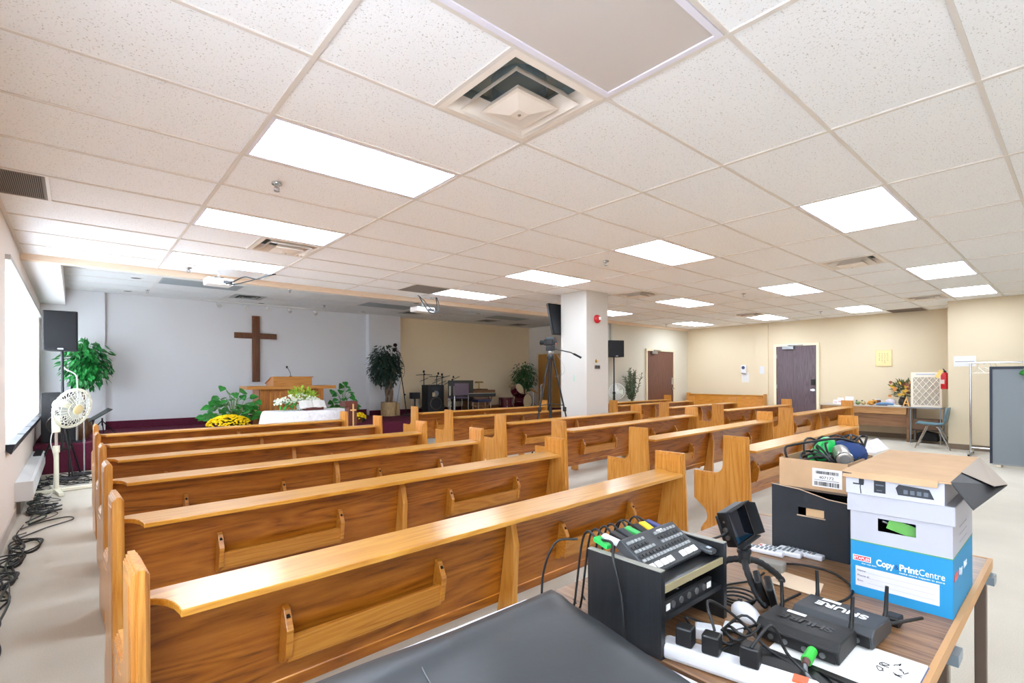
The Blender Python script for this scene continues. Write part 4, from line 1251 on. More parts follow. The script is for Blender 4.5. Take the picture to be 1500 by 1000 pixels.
# open book on a stand
t = thing('open_book', 'large open white paged book leaning on a dark stand on the tablecloth', 'book', (3.16, 8.80, .804))
MB().prism([(-.05, .0), (.09, .0), (.09, .012), (.06, .09), (.05, .09), (.02, .012), (-.05, .012)], 'x', -.15, .15).build('stand', mat('maroon_wood', '#5f2a22', .5), t)
MB().box(-.13, -.058, 0, .17, -.05, .05).build('stand_front', mat('maroon_wood', '#5f2a22', .5), t)
for s in (-1, 1):
    b = MB(); b.prism([(0, 0), (.22 * s, -.006), (.225 * s, .004), (.11 * s, .024), (.012 * s, .016), (0, .006)], 'y', 0, .17)
    b.bm.transform(Matrix.Translation((0, -.045, .03)) @ Euler((math.radians(48), 0, 0)).to_matrix().to_4x4())
    b.build('pages', paper, t)
random.seed(41)
fa = thing('flower_arrangement', 'wide arrangement of white and yellow green flowers on the white cloth', 'flowers', (3.04, 9.02, .806))
MB().lathe([(.07, 0), (.09, .05), (.07, .1), (.06, .1)]).build('bowl', mat('white_bowl', '#e8e6e2', .3), fa)
a = MB()
for _ in range(70):
    x = random.uniform(-.44, .32); z = .10 + .17 * (1 - abs(x + .05) / .5) * random.random() + .02
    y = random.uniform(-.12, .10); r = random.uniform(.022, .040)
    for q in range(5):
        a.ball((x + random.uniform(-r, r), y + random.uniform(-r, r), z + random.uniform(-r, r)), r * .55, 7, 5)
a.build('white_blossoms', mat('white_petals', '#eef2e2', .6, var=(20, .1)), fa, smooth=60, kind='stuff')
a = MB()
foliage(a, 160, (.02, 0, .24), (.24, .12, .14), .09, .035, -.4, up=.6)
a.build('yellow_green_leaves', mat('lime_leaf', '#9fbf3a', .5, var=(14, .3)), fa, kind='stuff', normals=False)
a = MB(); foliage(a, 60, (-.1, 0, .12), (.34, .13, .10), .10, .04); a.build('green_leaves', leaf_green, fa, kind='stuff', normals=False)
# small lectern with a pale cross
t = thing('offering_stand', 'small dark wooden stand bearing a pale cross beside the white cloth table', 'stand', (3.67, 8.30, 0))
dk = wood('dark_red_wood', '#4a2019', '#5f2c22', '#743a2d', 'z', 1, .45)
MB().box(-.075, 0, 0, .075, .16, .86).build('body', dk, t)
MB().box(-.14, -.015, .86, .085, .2, .955).build('box_top', dk, t)
MB().box(-.012, -.024, .50, .012, -.0155, .91).box(-.055, -.024, .79, -.012, -.0155, .815).box(.012, -.024, .79, .055, -.0155, .815).build('cross', mat('pale_gold_wood', '#e0b070', .5), t)

yel = mat('yellow_petals', '#ffd800', .6, var=(30, .12))
for (x, y, r, h, lab) in ((2.09, 9.95, .36, .28, 'wide yellow potted chrysanthemum at the stage edge left of the table'), (4.53, 9.95, .15, .20, 'smaller yellow potted chrysanthemum at the stage edge right of the table')):
    t = thing('potted_chrysanthemum', lab, 'flowers', (x, y, STAGE))
    MB().lathe([(r * .45, 0), (r * .55, .10), (r * .5, .10)]).build('pot', mat('terracotta', '#8a4f33', .7), t)
    a = MB(); random.seed(int(x * 100))
    for _ in range(420 if r > .2 else 200):
        an = random.uniform(0, 2 * PI); q = math.sqrt(random.random())
        px, py = r * q * math.cos(an), r * .8 * q * math.sin(an); pz = .09 + (h - .09) * math.sqrt(max(1 - q * q, 0)) + random.uniform(-.015, .01)
        a.ball((px, py, pz), (.022, .022, .013), 7, 4)
    a.build('blossoms', yel, t, kind='stuff', smooth=60)
    a = MB(); foliage(a, 120, (0, 0, .12), (r, r * .8, .10), .06, .03); a.build('leaves', leaf_dark, t, kind='stuff', normals=False)
def pothos(x, y, seed, lab, arms, n, r):
    random.seed(seed)
    t = thing('potted_pothos', lab, 'plant', (x, y, STAGE))
    MB().lathe([(.11, 0), (.15, .2), (.14, .2), (.13, .18)]).build('pot', mat('brown_pot', '#6b4a34', .6), t)
    MB().lathe([(.0, .17), (.135, .175)]).build('soil', soil, t)
    st = MB(); lf = MB()
    for (dx, dy, dz) in arms:
        st.tube(spline([(0, 0, .17), (dx * .4, dy * .4, .17 + dz * .75), (dx, dy, .17 + dz)], 5), .006, 6)
        lf.leaf((dx, dy, .17 + dz), (dx + random.uniform(-.2, .2), -.5, -.5), (0, -1, .4), .13, .11, .15, True)
    for _ in range(n):
        an = random.uniform(0, 2 * PI); q = random.uniform(.25, 1)
        p = (r * q * math.cos(an), r * .7 * q * math.sin(an), .2 + random.uniform(0, .66) * (1.2 - q))
        st.tube([(0, 0, .17), (p[0] * .6, p[1] * .6, p[2] * .8 + .05), p], .004, 5)
        lf.leaf(p, (math.cos(an), math.sin(an) - .3, random.uniform(-.6, .1)), (random.uniform(-.5, .5), -.6, .8), random.uniform(.10, .16), random.uniform(.09, .13), .2, True)
    st.build('stems', mat('pothos_stem', '#6f8f4a', .5), t, kind='stuff', smooth=60)
    lf.build('leaves', leaf_green, t, kind='stuff', normals=False)
pothos(2.24, 10.30, 3, 'sprawling heart leaved pothos on the stage left of the pulpit', [(-.18, 0, .62), (.02, 0, .50), (.16, .05, .45), (-.36, -.1, .34), (.40, 0, .34)], 75, .5)
pothos(4.53, 10.72, 9, 'heart leaved pothos on the stage right of the pulpit', [(.03, 0, .68), (-.25, 0, .50), (-.07, 0, .50), (.18, 0, .36), (.25, 0, .22)], 34, .32)

# tall ficus in a log pot
random.seed(17)
t = thing('potted_ficus', 'tall dark ficus tree in a log pot beside the stage pillar', 'plant', (5.92, 11.25, STAGE))
a = MB(); a.lathe([(.20, 0), (.205, .12), (.20, .34), (.17, .34), (.17, .29)], seg=26); a.lathe([(.10, 0), (.10, .31)], (.16, -.05, 0), 16)
a.build('log_pot', wood('log_bark', '#7d6548', '#a98c64', '#c4a87c', 'z', 1.5, .8, 0), t, smooth=50)
a = MB()
for k in range(5):
    an = k * 1.256
    a.tube(spline([(.07 * math.cos(an), .07 * math.sin(an), .28), (.08 * math.cos(an + 1.2), .07 * math.sin(an + 1.2), .6), (.06 * math.cos(an + 2.4), .06 * math.sin(an + 2.4), .85), (.22 * math.cos(an), .2 * math.sin(an), 1.15)], 5), .032, 8)
a.build('trunk', wood('grey_bark', '#4e3f33', '#6b5847', '#85705b', 'z', 2, .8, 0), t, smooth=60)
a = MB(); foliage(a, 1500, (-.11, 0, 1.24), (.45, .34, .54), .10, .046, .5, shell=.35); a.build('foliage', mat('ficus_dark', '#233c30', .5, var=(5, .4)), t, kind='stuff', normals=False)
# ficus behind the loudspeaker by the window
random.seed(18)
t = thing('potted_ficus', 'bright green ficus behind the loudspeaker by the window', 'plant', (.10, 11.28, STAGE))
MB().lathe([(.13, 0), (.17, .25), (.155, .25)]).build('pot', mat('dark_pot', '#3a3230', .6), t)
MB().tube(spline([(0, 0, .2), (.03, 0, .5), (-.02, 0, .9), (0, 0, 1.2)], 5), .02, 8).build('trunk', mat('bark', '#5a4634', .8), t, smooth=60)
a = MB(); foliage(a, 900, (.06, 0, 1.22), (.36, .30, .46), .11, .055, .55, shell=.3); a.build('foliage', leaf_ficus, t, kind='stuff', normals=False)
# bushy plant by the stage door
random.seed(19)
t = thing('potted_palm', 'bushy green plant hanging full beside the tan stage door', 'plant', (10.42, 11.15, STAGE))
MB().lathe([(.12, 0), (.15, .3), (.135, .3)]).build('pot', mat('dark_pot', '#3a3230', .6), t)
MB().tube([(0, 0, .25), (.02, 0, .8), (.0, 0, 1.1)], .02, 8).build('trunk', mat('bark', '#5a4634', .8), t)
a = MB(); foliage(a, 800, (0, 0, .98), (.44, .34, .46), .13, .035, .6, shell=.3); a.build('foliage', mat('palm_leaf', '#2f5a2c', .5, var=(6, .4)), t, kind='stuff', normals=False)

# ---- sound gear on the stage
cone = mat('speaker_cone', '#3a322e', .7); grille = mat('speaker_grille', '#0b0d12', .8, bump=(400, .4)); box_m = mat('speaker_vinyl', '#0f1116', .55, bump=(120, .2))
def floor_speaker(loc, rz, w, d, h, lab, bare):
    t = thing('floor_loudspeaker', lab, 'loudspeaker', loc, rz)
    MB().box(-w / 2, 0, 0, w / 2, d, h).build('cabinet', box_m, t, bevel=.012)
    r = w * .34
    MB().lathe([(r, .012), (r * .96, .016), (r * .86, 0), (r * .3, -.03), (r * .28, -.012), (.001, -.008)], (0, 0, h * .36), 30, rot=Euler((PI / 2, 0, 0)).to_matrix(), cap=False).build('woofer', cone, t, smooth=40)
    MB().lathe([(r * 1.06, .0), (r * 1.06, .006), (r * .98, .012)], (0, 0, h * .36), 30, rot=Euler((PI / 2, 0, 0)).to_matrix(), cap=False).build('woofer_ring', mat('ring_grey', '#55504c', .5), t, smooth=40)
    MB().box(-w * .28, -.006, h * .80, w * .28, 0, h * .92).build('horn', black, t)
    MB().box(-w * .24, -.008, h * .82, w * .24, -.006, h * .90).build('horn_mouth', dark_grey, t)
    MB().lathe([(r * .5, .004), (r * .3, .001), (.001, .01)], (0, 0, h * .70), 20, rot=Euler((PI / 2, 0, 0)).to_matrix(), cap=False).build('tweeter', mat('tweeter_grey', '#7d8086', .4, .4), t, smooth=40)
    if bare: MB().box(-w * .22, -.003, h * .60, -w * .06, 0, h * .74).build('label', mat('cream_label', '#c7b28c', .7), t)
    return t
floor_speaker((7.1, 10.95, STAGE), math.radians(-8), .46, .4, .75, 'big black loudspeaker with a bare brown woofer standing on the stage', True)
floor_speaker((-.18, 9.95, STAGE), math.radians(-4), .40, .38, .74, 'big black floor loudspeaker in the corner by the window', False)
def pole_speaker(loc, rz, w, d, h, zb, lab1, lab2, foot, spread):
    st = thing('speaker_stand', lab2, 'speaker stand', (loc[0], loc[1], 0))
    MB().cyl((0, 0, .35), (0, 0, zb), .0175).build('pole', dark_grey, st)
    MB().cyl((0, 0, .62), (0, 0, .98), .024).build('lower_tube', black, st)
    MB().cyl((0, 0, .95), (0, 0, 1.0), .032).build('collar', black, st)
    for k in range(3):
        an = k * 2 * PI / 3 + foot
        l = MB().tube([(.02 * math.cos(an), .02 * math.sin(an), .78), (spread * math.cos(an), spread * math.sin(an), .012)], .012, 8).build('leg', black, st)
        MB().ball((spread * math.cos(an), spread * math.sin(an), .014), .016, 10, 6).build('rubber_foot', black, l)
        MB().tube([(.02 * math.cos(an), .02 * math.sin(an), .38), (spread * .5 * math.cos(an), spread * .5 * math.sin(an), .395)], .008, 6).build('strut', black, st)
    sp = thing('loudspeaker', lab1, 'loudspeaker', (loc[0], loc[1], zb), rz)
    MB().prism([(-w / 2, -d / 2), (w / 2, -d / 2), (w * .38, d / 2), (-w * .38, d / 2)], 'z', 0, h).build('cabinet', box_m, sp, bevel=.012)
    MB().box(-w / 2 + .012, -d / 2 - .012, .012, w / 2 - .012, -d / 2, h - .012).build('front_grille', grille, sp, bevel=.006)
    MB().box(-.03, -d / 2 - .015, .02, .03, -d / 2 - .012, .034).build('badge', mat('silver_badge', '#c0c3c6', .3, .6), sp)
pole_speaker((-.13, 9.32), math.radians(-6), .37, .30, .55, 1.75, 'black loudspeaker on a pole by the bright window', 'black tripod stand holding the loudspeaker by the window', .9, .30)
pole_speaker((9.86, 7.40), math.radians(-25), .40, .28, .40, 1.83, 'black loudspeaker on a pole right of the white pillar', 'black tripod stand under the loudspeaker right of the pillar', .2, .20)
tag(MB().cyl((9.98, 7.60, 1.9), (9.98, 7.60, 2.66), .008).build('conduit', mat('dark_conduit', '#4a4238', .6)), 'thin dark conduit dropping from the beam behind the pole loudspeaker', 'conduit')

def stand_round(loc, h, lab, m, boom=None):
    t = thing('microphone_stand', lab, 'microphone stand', loc)
    MB().lathe([(.115, 0), (.115, .01), (.10, .02), (.02, .028)], seg=28).build('base', dark_grey, t, smooth=40)
    MB().cyl((0, 0, .02), (0, 0, h), .0095).build('tube', m, t)
    MB().cyl((0, 0, h * .55), (0, 0, h * .55 + .06), .015).build('clutch', m, t)
    MB().cyl((0, 0, h), (0, 0, h + .03), .012, .009).build('tip', m, t)
    return t
stand_round((.10, 9.36, 0), .80, 'silver round base microphone stand at the stage edge by the window', mat('pale_chrome', '#cfd2d6', .25, .7))
stand_round((-.06, 9.05, 0), .70, 'black round base microphone stand left of the silver one', black)
t = thing('microphone_stand', 'pale slim stand rising from the stage step behind the silver stand', 'microphone stand', (.02, 9.82, STAGE))
MB().lathe([(.09, 0), (.09, .012), (.02, .02)]).build('base', dark_grey, t); MB().cyl((0, 0, .01), (0, 0, .42), .011).build('tube', mat('pale_chrome', '#cfd2d6', .25, .7), t)
t = thing('lamp_stand', 'curved silver arm rising beside the loudspeaker pole', 'stand', (.03, 9.9, STAGE))
MB().lathe([(.1, 0), (.1, .012), (.02, .02)]).build('base', dark_grey, t)
MB().tube(spline([(0, 0, .01), (0, 0, .55), (0, 0, .92), (-.03, 0, 1.02), (-.12, 0, 1.08), (-.16, 0, 1.14)], 5), .010, 8).build('arm', mat('pale_chrome', '#cfd2d6', .25, .7), t, smooth=60)
t = thing('hand_drum', 'brown wooden drum sitting on the stage by the window', 'drum', (.04, 10.26, STAGE))
MB().lathe([(.11, 0), (.16, .08), (.175, .18), (.16, .28), (.13, .31)], seg=28).build('shell', wood('drum_wood', '#4d3420', '#6d4c30', '#8a6542', 'z', 1, .4), t, smooth=50)
MB().lathe([(.132, .30), (.132, .318), (.125, .32), (.001, .318)], seg=28).build('skin', mat('drum_skin', '#a58a68', .6), t)
def music_stand(loc, rz, h, lab, desk=True):
    t = thing('music_stand', lab, 'music stand', loc, rz)
    MB().cyl((0, 0, .2), (0, 0, h), .011).build('pole', black, t)
    for k in range(3):
        an = k * 2 * PI / 3
        MB().tube([(0, 0, .28), (.25 * math.cos(an), .25 * math.sin(an), .01)], .008, 6).build('leg', black, t)
    MB().obox((0, -.02, h + .06), (.48, .012, .30), (math.radians(-56), 0, 0)).build('desk', black, t, bevel=.003)
    MB().obox((0, -.155, h - .02), (.48, .010, .05), (math.radians(-56), 0, 0)).build('lip', black, t)
    return t
ms = music_stand((.33, 10.15, STAGE), math.radians(-86), .32, 'black music stand with a tilted desk at the stage edge by the window')

# boom stand by the ficus
t = thing('microphone_stand', 'tall black boom stand leaning beside the dark ficus', 'microphone stand', (6.28, 11.02, STAGE))
MB().lathe([(.10, 0), (.10, .02), (.02, .03)]).build('base', black, t)
MB().tube([(0, 0, .02), (-.07, 0, .52), (-.15, 0, 1.0), (-.30, 0, 1.72)], .012, 8).build('tube', black, t)
MB().ball((-.05, 0, .52), .022, 10, 6).build('clutch', black, t)
MB().ball((-.31, 0, 1.74), (.05, .05, .045)).ball((-.33, 0, 1.62), (.045, .05, .05)).build('head', black_matte, t, smooth=60)
MB().tube(spline([(-.28, 0, 1.7), (-.10, 0, 1.35), (-.06, 0, 1.05), (-.16, 0, .85), (-.24, 0, .5), (-.3, 0, .1), (-.25, .05, .012), (-.08, -.05, .012)], 6), .004, 6).build('cord', cable_black, t, smooth=60)
t = thing('monitor_speaker', 'small black speaker on a thin legged stand by the beige wall', 'loudspeaker', (6.62, 11.2, STAGE))
MB().box(-.11, -.08, .40, .11, .08, .56).build('cabinet', box_m, t)
for sx in (-1, 1):
    MB().cyl((sx * .095, 0, 0), (sx * .095, 0, .56), .009).build('leg', steel, t)
MB().cyl((0, 0, .0), (0, 0, .40), .02).build('post', black, t)
MB().box(-.12, -.09, 0, .12, .09, .015).build('base', black, t)
random.seed(6)
for k, (x, y, h, lab) in enumerate(((7.15, 11.62, 1.05, 'tallest black folded microphone stand behind the big stage loudspeaker'), (7.48, 11.5, 1.0, 'black microphone stand with a bent boom behind the big stage loudspeaker'), (7.72, 11.6, .97, 'black boom stand between loudspeaker and upright screen'), (7.98, 11.5, .90, 'black microphone stand nearest the upright screen'))):
    t = thing('microphone_stand', lab, 'microphone stand', (x, y, STAGE))
    MB().cyl((0, 0, .15), (0, 0, h), .012).build('tube', black, t)
    for q in range(3):
        an = q * 2.09 + k
        MB().tube([(0, 0, .2), (.24 * math.cos(an), .24 * math.sin(an), .01)], .009, 6).build('leg', black, t)
    an = random.uniform(-.5, .5)
    MB().tube([(-.24, 0, h - .10 + an * .2), (.0, -.03, h - .03), (.26, 0, h + .02 - an * .2)], .009, 6).build('boom', black, t)
    MB().tube([(-.15, -.02, h - .22), (.12, -.02, h - .12)], .008, 6).build('boom_clip', black, t)
    MB().ball((.0, -.03, h - .02), .026, 10, 6).build('clutch', black, t)
    MB().ball((-.02 + .05 * (k % 2), -.03, h + .05), (.026, .026, .04)).build('microphone', black_matte, t, smooth=60)
for x, y, lab in ((7.42, 10.78, 'pale slim speaker post beside the big stage loudspeaker'), (7.53, 10.74, 'second pale slim post nearer the purple chair')):
    t = thing('light_stand', lab, 'stand', (x, y, STAGE))
    MB().lathe([(.08, 0), (.08, .015), (.02, .02)]).build('base', dark_grey, t); MB().cyl((0, 0, .01), (0, 0, .72), .022).build('post', mat('cream_tube', '#c9bfa8', .4), t); MB().cyl((0, 0, .42), (0, 0, .47), .03).build('clamp', black, t)
t = thing('upright_screen', 'large glossy grey screen standing on the stage by the organ', 'screen', (7.92, 10.98, STAGE), math.radians(-10))
MB().box(-.37, 0, .30, .37, .04, .86).build('panel', black, t, bevel=.004)
MB().box(-.36, -.002, .31, .36, 0, .85).build('glass', mat('screen_gloss', '#3a3a38', .05, spec=.7), t)
for sx in (-.25, .25):
    MB().box(sx - .02, -.12, 0, sx + .02, .18, .03).box(sx - .02, .0, .03, sx + .02, .03, .31).build('foot', black, t)
t = thing('stacking_chair', 'purple backed chair standing before the grey screen', 'chair', (7.47, 10.50, STAGE), math.radians(-12))
MB().box(-.20, -.22, .40, .20, .2, .45).build('seat', mat('purple_fabric', '#4b4152', .8), t, bevel=.015)
MB().box(-.20, -.25, .48, .20, -.21, .80).build('backrest', mat('purple_shell', '#5a4a58', .4), t, bevel=.015)
for sx in (-1, 1):
    MB().tube([(sx * .19, -.23, 0), (sx * .19, -.225, .75)], .011, 8).build('leg', chrome, t); MB().tube([(sx * .19, .18, 0), (sx * .19, .17, .4)], .011, 8).build('leg', chrome, t)
t = thing('digital_keyboard', 'black keyboard on a stand with a navy stool between screen and organ', 'keyboard', (8.12, 10.42, STAGE), math.radians(-14))
MB().box(-.40, -.14, .44, .40, .14, .52).build('body', black, t)
MB().box(-.38, -.13, .52, .38, -.02, .528).build('keys', mat('ivory_keys', '#cfcabd', .4), t)
for sx in (-.3, .3):
    MB().tube([(sx, -.12, 0), (sx, .12, .44)], .012, 6).tube([(sx, .12, 0), (sx, -.12, .44)], .012, 6).build('leg', black, t)
t = thing('piano_stool', 'navy cushioned stool in front of the black keyboard', 'stool', (7.92, 10.08, STAGE))
MB().box(-.22, -.13, .31, .22, .13, .38).build('cushion', mat('navy_vinyl', '#1a2140', .5), t, bevel=.015)
for sx in (-1, 1):
    for sy in (-1, 1):
        MB().cyl((sx * .2, sy * .11, 0), (sx * .2, sy * .11, .31), .011).build('leg', chrome, t)
ow = wood('organ_walnut', '#5a3a22', '#7a5233', '#926845', 'x', 1, .45)
t = thing('organ', 'brown wooden organ console against the beige wall', 'organ', (8.86, 11.15, STAGE))
MB().box(-.42, 0, .38, .40, .5, .58).build('upper_case', ow, t, bevel=.006)
MB().box(-.40, .1, .12, .24, .48, .38).build('body', ow, t)
MB().box(-.42, -.1, 0, .46, .5, .14).build('pedal_base', ow, t, bevel=.006)
MB().box(-.38, -.03, .30, .2, .1, .36).build('keyboard_shelf', ow, t)
MB().box(-.36, -.025, .36, .18, .06, .368).build('keys', mat('ivory_keys', '#cfcabd', .4), t)
MB().box(-.30, .05, .58, .16, .3, .61).build('music_ledge', mat('dark_walnut', '#3a2618', .5), t)
t = thing('desk_lamp', 'brass banker style lamp on top of the organ', 'lamp', (8.80, 11.32, STAGE + .61))
MB().lathe([(.07, 0), (.07, .012), (.015, .02), (.012, .16), (.008, .2)]).build('stem', brass, t, smooth=40)
MB().prism([(-.05, .17), (.05, .17), (.03, .215), (-.03, .215)], 'x', -.12, .12).build('lamp_shade', mat('amber_brass', '#b39352', .35, .6), t, bevel=.008)
# drum kit
maroon = mat('maroon_lacquer', '#4a0d1c', .2, coat=.6)
def drum(name, lab, loc, r, h, rot, legs=True, skin='#cbb790'):
    t = thing(name, lab, 'drum', loc)
    R = Euler(rot).to_matrix()
    MB().lathe([(r, -h / 2), (r, h / 2)], seg=30, rot=R).build('shell', maroon, t, smooth=40)
    for s in (-1, 1):
        MB().lathe([(r * 1.02, s * h / 2 - .012), (r * 1.05, s * h / 2 - .012), (r * 1.05, s * h / 2 + .012), (r * 1.02, s * h / 2 + .012)], seg=30, rot=R, cap=False).build('hoop', chrome if r < .2 else maroon, t)
        MB().lathe([(r, s * h / 2 + .002), (.001, s * h / 2 + .004)], seg=30, rot=R, cap=False).build('head', mat('drum_head', skin, .5), t)
    for k in range(6):
        p = R @ Vector((r * 1.02 * math.cos(k * PI / 3), r * 1.02 * math.sin(k * PI / 3), 0)); q = R @ Vector((0, 0, h * .3))
        MB().cyl(p - q, p + q, .008, seg=8).build('lug', chrome, t)
    if legs:
        for k in range(3):
            an = k * 2.09
            MB().tube([(r * math.cos(an), r * math.sin(an), -h * .4), (r * 1.2 * math.cos(an), r * 1.2 * math.sin(an), STAGE + .005 - loc[2])], .009, 6).build('leg', chrome, t)
    return t
drum('floor_tom', 'maroon floor tom drum at the left of the drum kit', (9.20, 10.62, STAGE + .24), .20, .24, (0, 0, 0))
drum('tom_drum', 'maroon tilted tom drum with a tan head above the bass drum', (9.72, 10.72, STAGE + .57), .15, .22, (1.15, .3, 0), False)
drum('bass_drum', 'large black headed bass drum on its side in the drum kit', (9.95, 10.70, STAGE + .235), .22, .3, (PI / 2, 0, .2), False, '#2a2526')
MB().tube([(0, 0, 0), (.15, -.02, -.3)], .012, 8).build('tom_mount', chrome, bpy.data.objects['tom_drum'])
for x, y, z, lab in ((9.80, 10.98, .62, 'brass cymbal tilted above the drum kit'), (10.12, 10.45, .55, 'second brass cymbal at the right of the drum kit')):
    t = thing('cymbal_stand', lab, 'cymbal', (x, y, STAGE))
    MB().lathe([(.001, .02), (.03, .018), (.16, 0), (.16, -.002), (.03, .014)], (0, 0, z), 30, rot=Euler((.5, .25, 0)).to_matrix()).build('cymbal', brass, t, smooth=40)
    MB().cyl((0, 0, .1), (0, 0, z + .05), .009).build('tube', chrome, t)
    for k in range(3):
        MB().tube([(0, 0, .2), (.2 * math.cos(k * 2.09), .2 * math.sin(k * 2.09), .01)], .008, 6).build('leg', chrome, t)
t = thing('light_stand', 'slim pale post beside the tan stage door', 'stand', (10.62, 10.65, STAGE))
MB().lathe([(.08, 0), (.08, .012), (.02, .02)]).build('base', dark_grey, t); MB().cyl((0, 0, .01), (0, 0, .72), .012).build('post', mat('pale_chrome', '#cfd2d6', .25, .7), t); MB().tube([(0, 0, .7), (.18, .0, .76)], .012, 6).build('arm', mat('tan_arm', '#b09068', .5), t)
for x, y, lab in ((5.02, 11.845, 'socket plate low on the grey front wall left of the ficus'),):
    t = thing('wall_socket', lab, 'socket', (x, y, STAGE + .25))
    MB().box(-.04, -.008, -.06, .04, .0, .06).build('plate', mat('grey_plate', '#8d93a0', .5), t)
    MB().box(-.02, -.03, -.05, .02, -.008, -.01).build('plug', mat('blue_grey_plug', '#4f6070', .5), t)
    MB().tube(spline([(0, -.03, -.03), (.02, -.06, -.08), (.15, -.08, -.2), (.35, -.10, -.235), (.5, -.12, -.242)], 5), .006, 6).build('cord', mat('green_grey_cord', '#49565a', .5), t, smooth=60)

# ---- projectors
def projector(loc, rz, lab, w, top):
    t = thing('projector', lab, 'projector', loc, rz)
    MB().box(-w / 2, -.11, 0, w / 2, .11, .085).build('body', mat('projector_white', '#e6e5e2', .4), t, bevel=.012)
    MB().lathe([(.035, 0), (.035, .015), (.028, .016), (.025, .004)], (-w * .28, .11, .045), 20, rot=Euler((-PI / 2, 0, 0)).to_matrix()).build('lens', lens_glass, t)
    MB().box(-.05, -.05, .085, .05, .05, .105).build('mount_plate', black, t)
    MB().cyl((0, 0, .1), (0, 0, top - loc[2]), .014).build('mount_pole', mat('mount_grey', '#c8c6c2', .4), t)
    a = MB(); a.box(w / 2 * .2, -.112, .02, w / 2 * .9, -.11, .06); a.build('vents', dark_grey, t)
    return t
projector((1.40, 7.22, 2.545), math.radians(2), 'small white projector hanging at the beam left of the cross', .30, CEIL)
projector((4.47, 7.30, 2.46), math.radians(4), 'white projector hung with looping black cables beside the brown grille', .36, CEIL)
tag(MB().tube(spline([(1.46, 7.1, 2.56), (1.55, 7.08, 2.60), (1.66, 7.02, 2.66), (1.80, 7.02, 2.65), (1.90, 6.98, 2.70), (2.02, 6.95, 2.73)], 6), .008, 8).tube(spline([(1.50, 7.1, 2.55), (1.62, 7.05, 2.58), (1.78, 7.0, 2.64), (2.0, 6.96, 2.73)], 6), .007, 8).build('cable_run', cable_black, smooth=60), 'pair of black cables looping from the left projector to the ceiling', 'cable')
tag(MB().tube(spline([(4.33, 7.17, 2.70), (4.40, 7.15, 2.58), (4.50, 7.14, 2.46), (4.60, 7.14, 2.45), (4.68, 7.16, 2.52), (4.66, 7.18, 2.72)], 6), .009, 8).tube(spline([(4.30, 7.17, 2.72), (4.42, 7.15, 2.63), (4.55, 7.14, 2.50), (4.66, 7.14, 2.47), (4.73, 7.18, 2.58), (4.69, 7.2, 2.72)], 6), .007, 8).build('cable_run', cable_black, smooth=60), 'black cables looping round the projector beside the brown grille', 'cable')
MB().cyl((.2, .0, .25), (.2, .0, .277), .03).build('ceiling_cap', mat('mount_grey', '#c8c6c2', .4), bpy.data.objects['projector.001'])

# ---- left aisle: fan, heater, tangled cables
cream = mat('cream_plastic', '#e9e6d2', .4)
fn = thing('pedestal_fan', 'cream pedestal fan on a cross foot in the left aisle', 'fan', (-.17, 8.05, 0), 0)
for an in (.15, .15 + PI / 2, .15 + PI, .15 + 1.5 * PI):
    MB().obox((.17 * math.cos(an), .17 * math.sin(an), .024), (.34, .05, .04), (0, 0, an)).build('foot', cream, fn, bevel=.006)
MB().cyl((0, 0, .0), (0, 0, .05), .045).build('base_hub', cream, fn)
MB().cyl((0, 0, .03), (0, 0, .50), .024).build('pole', cream, fn)
MB().cyl((0, 0, .48), (0, 0, .56), .033).build('collar', cream, fn)
MB().cyl((0, 0, .5), (0, 0, .82), .015).build('upper_pole', mat('pink_grey_tube', '#b7a49c', .4), fn)
MB().box(-.04, -.035, .72, .04, .035, .92).build('control_box', cream, fn, bevel=.012)
ax = Vector((.66, -.70, -.22)).normalized()
Rq = ax.to_track_quat('Z', 'Y').to_matrix()
hub = Vector((.085, -.03, 1.03))
MB().lathe([(.03, -.14), (.06, -.12), (.068, -.04), (.05, .02), (.03, .03)], hub, 24, rot=Rq).build('motor_housing', cream, fn, smooth=40)
cg = MB()
N = 30
for k in range(N):
    c_, s_ = math.cos(2 * PI * k / N), math.sin(2 * PI * k / N)
    cg.tube([hub + Rq @ Vector((r * c_, r * s_, z)) for r, z in ((.05, .03), (.15, .03), (.22, .06), (.24, .10), (.22, .135), (.14, .165), (.055, .172))], .0028, 5)
for r, z, q in ((.24, .10, .009), (.19, .045, .003), (.19, .15, .003), (.11, .168, .003), (.11, .03, .003)):
    cg.tube([hub + Rq @ Vector((r * math.cos(2 * PI * k / 36), r * math.sin(2 * PI * k / 36), z)) for k in range(36)], q, 6, closed=True)
cg.build('wire_cage', mat('cream_wire', '#e4e3d6', .4), fn, smooth=60)
MB().lathe([(.225, .115), (.243, .10), (.225, .085), (.215, .1)], hub, 40, rot=Rq, cap=False).build('cage_rim', cream, fn, smooth=50)
bm_b = MB()
for k in range(4):
    an = k * PI / 2 + .3
    P = []
    for r, w1, w2 in ((.04, -.25, .25), (.10, -.5, .45), (.17, -.55, .35)):
        P.append(((r * math.cos(an + w1), r * math.sin(an + w1), .075), (r * math.cos(an + w2), r * math.sin(an + w2), .115)))
    for (a0, b0), (a1, b1) in zip(P, P[1:]):
        bm_b.poly([hub + Rq @ Vector(p) for p in (a0, a1, b1, b0)])
o = bm_b.build('blades', mat('pale_blade', '#a9ada8', .35), fn, normals=False); o.modifiers.new('thick', 'SOLIDIFY').thickness = .002
MB().lathe([(.058, .168), (.058, .18), (.045, .186), (.001, .187)], hub, 28, rot=Rq).build('hub_badge', mat('yellowed_badge', '#e0cf9a', .4), fn, smooth=40)
MB().tube(spline([(-.03, .02, .75), (-.05, .03, .6), (-.02, .03, .4), (-.03, .03, .05), (-.06, -.2, .012), (-.16, -.5, .01), (-.15, -.9, .01)], 6), .005, 7).build('cord', mat('white_cord', '#dfe0dc', .5), fn, smooth=60)
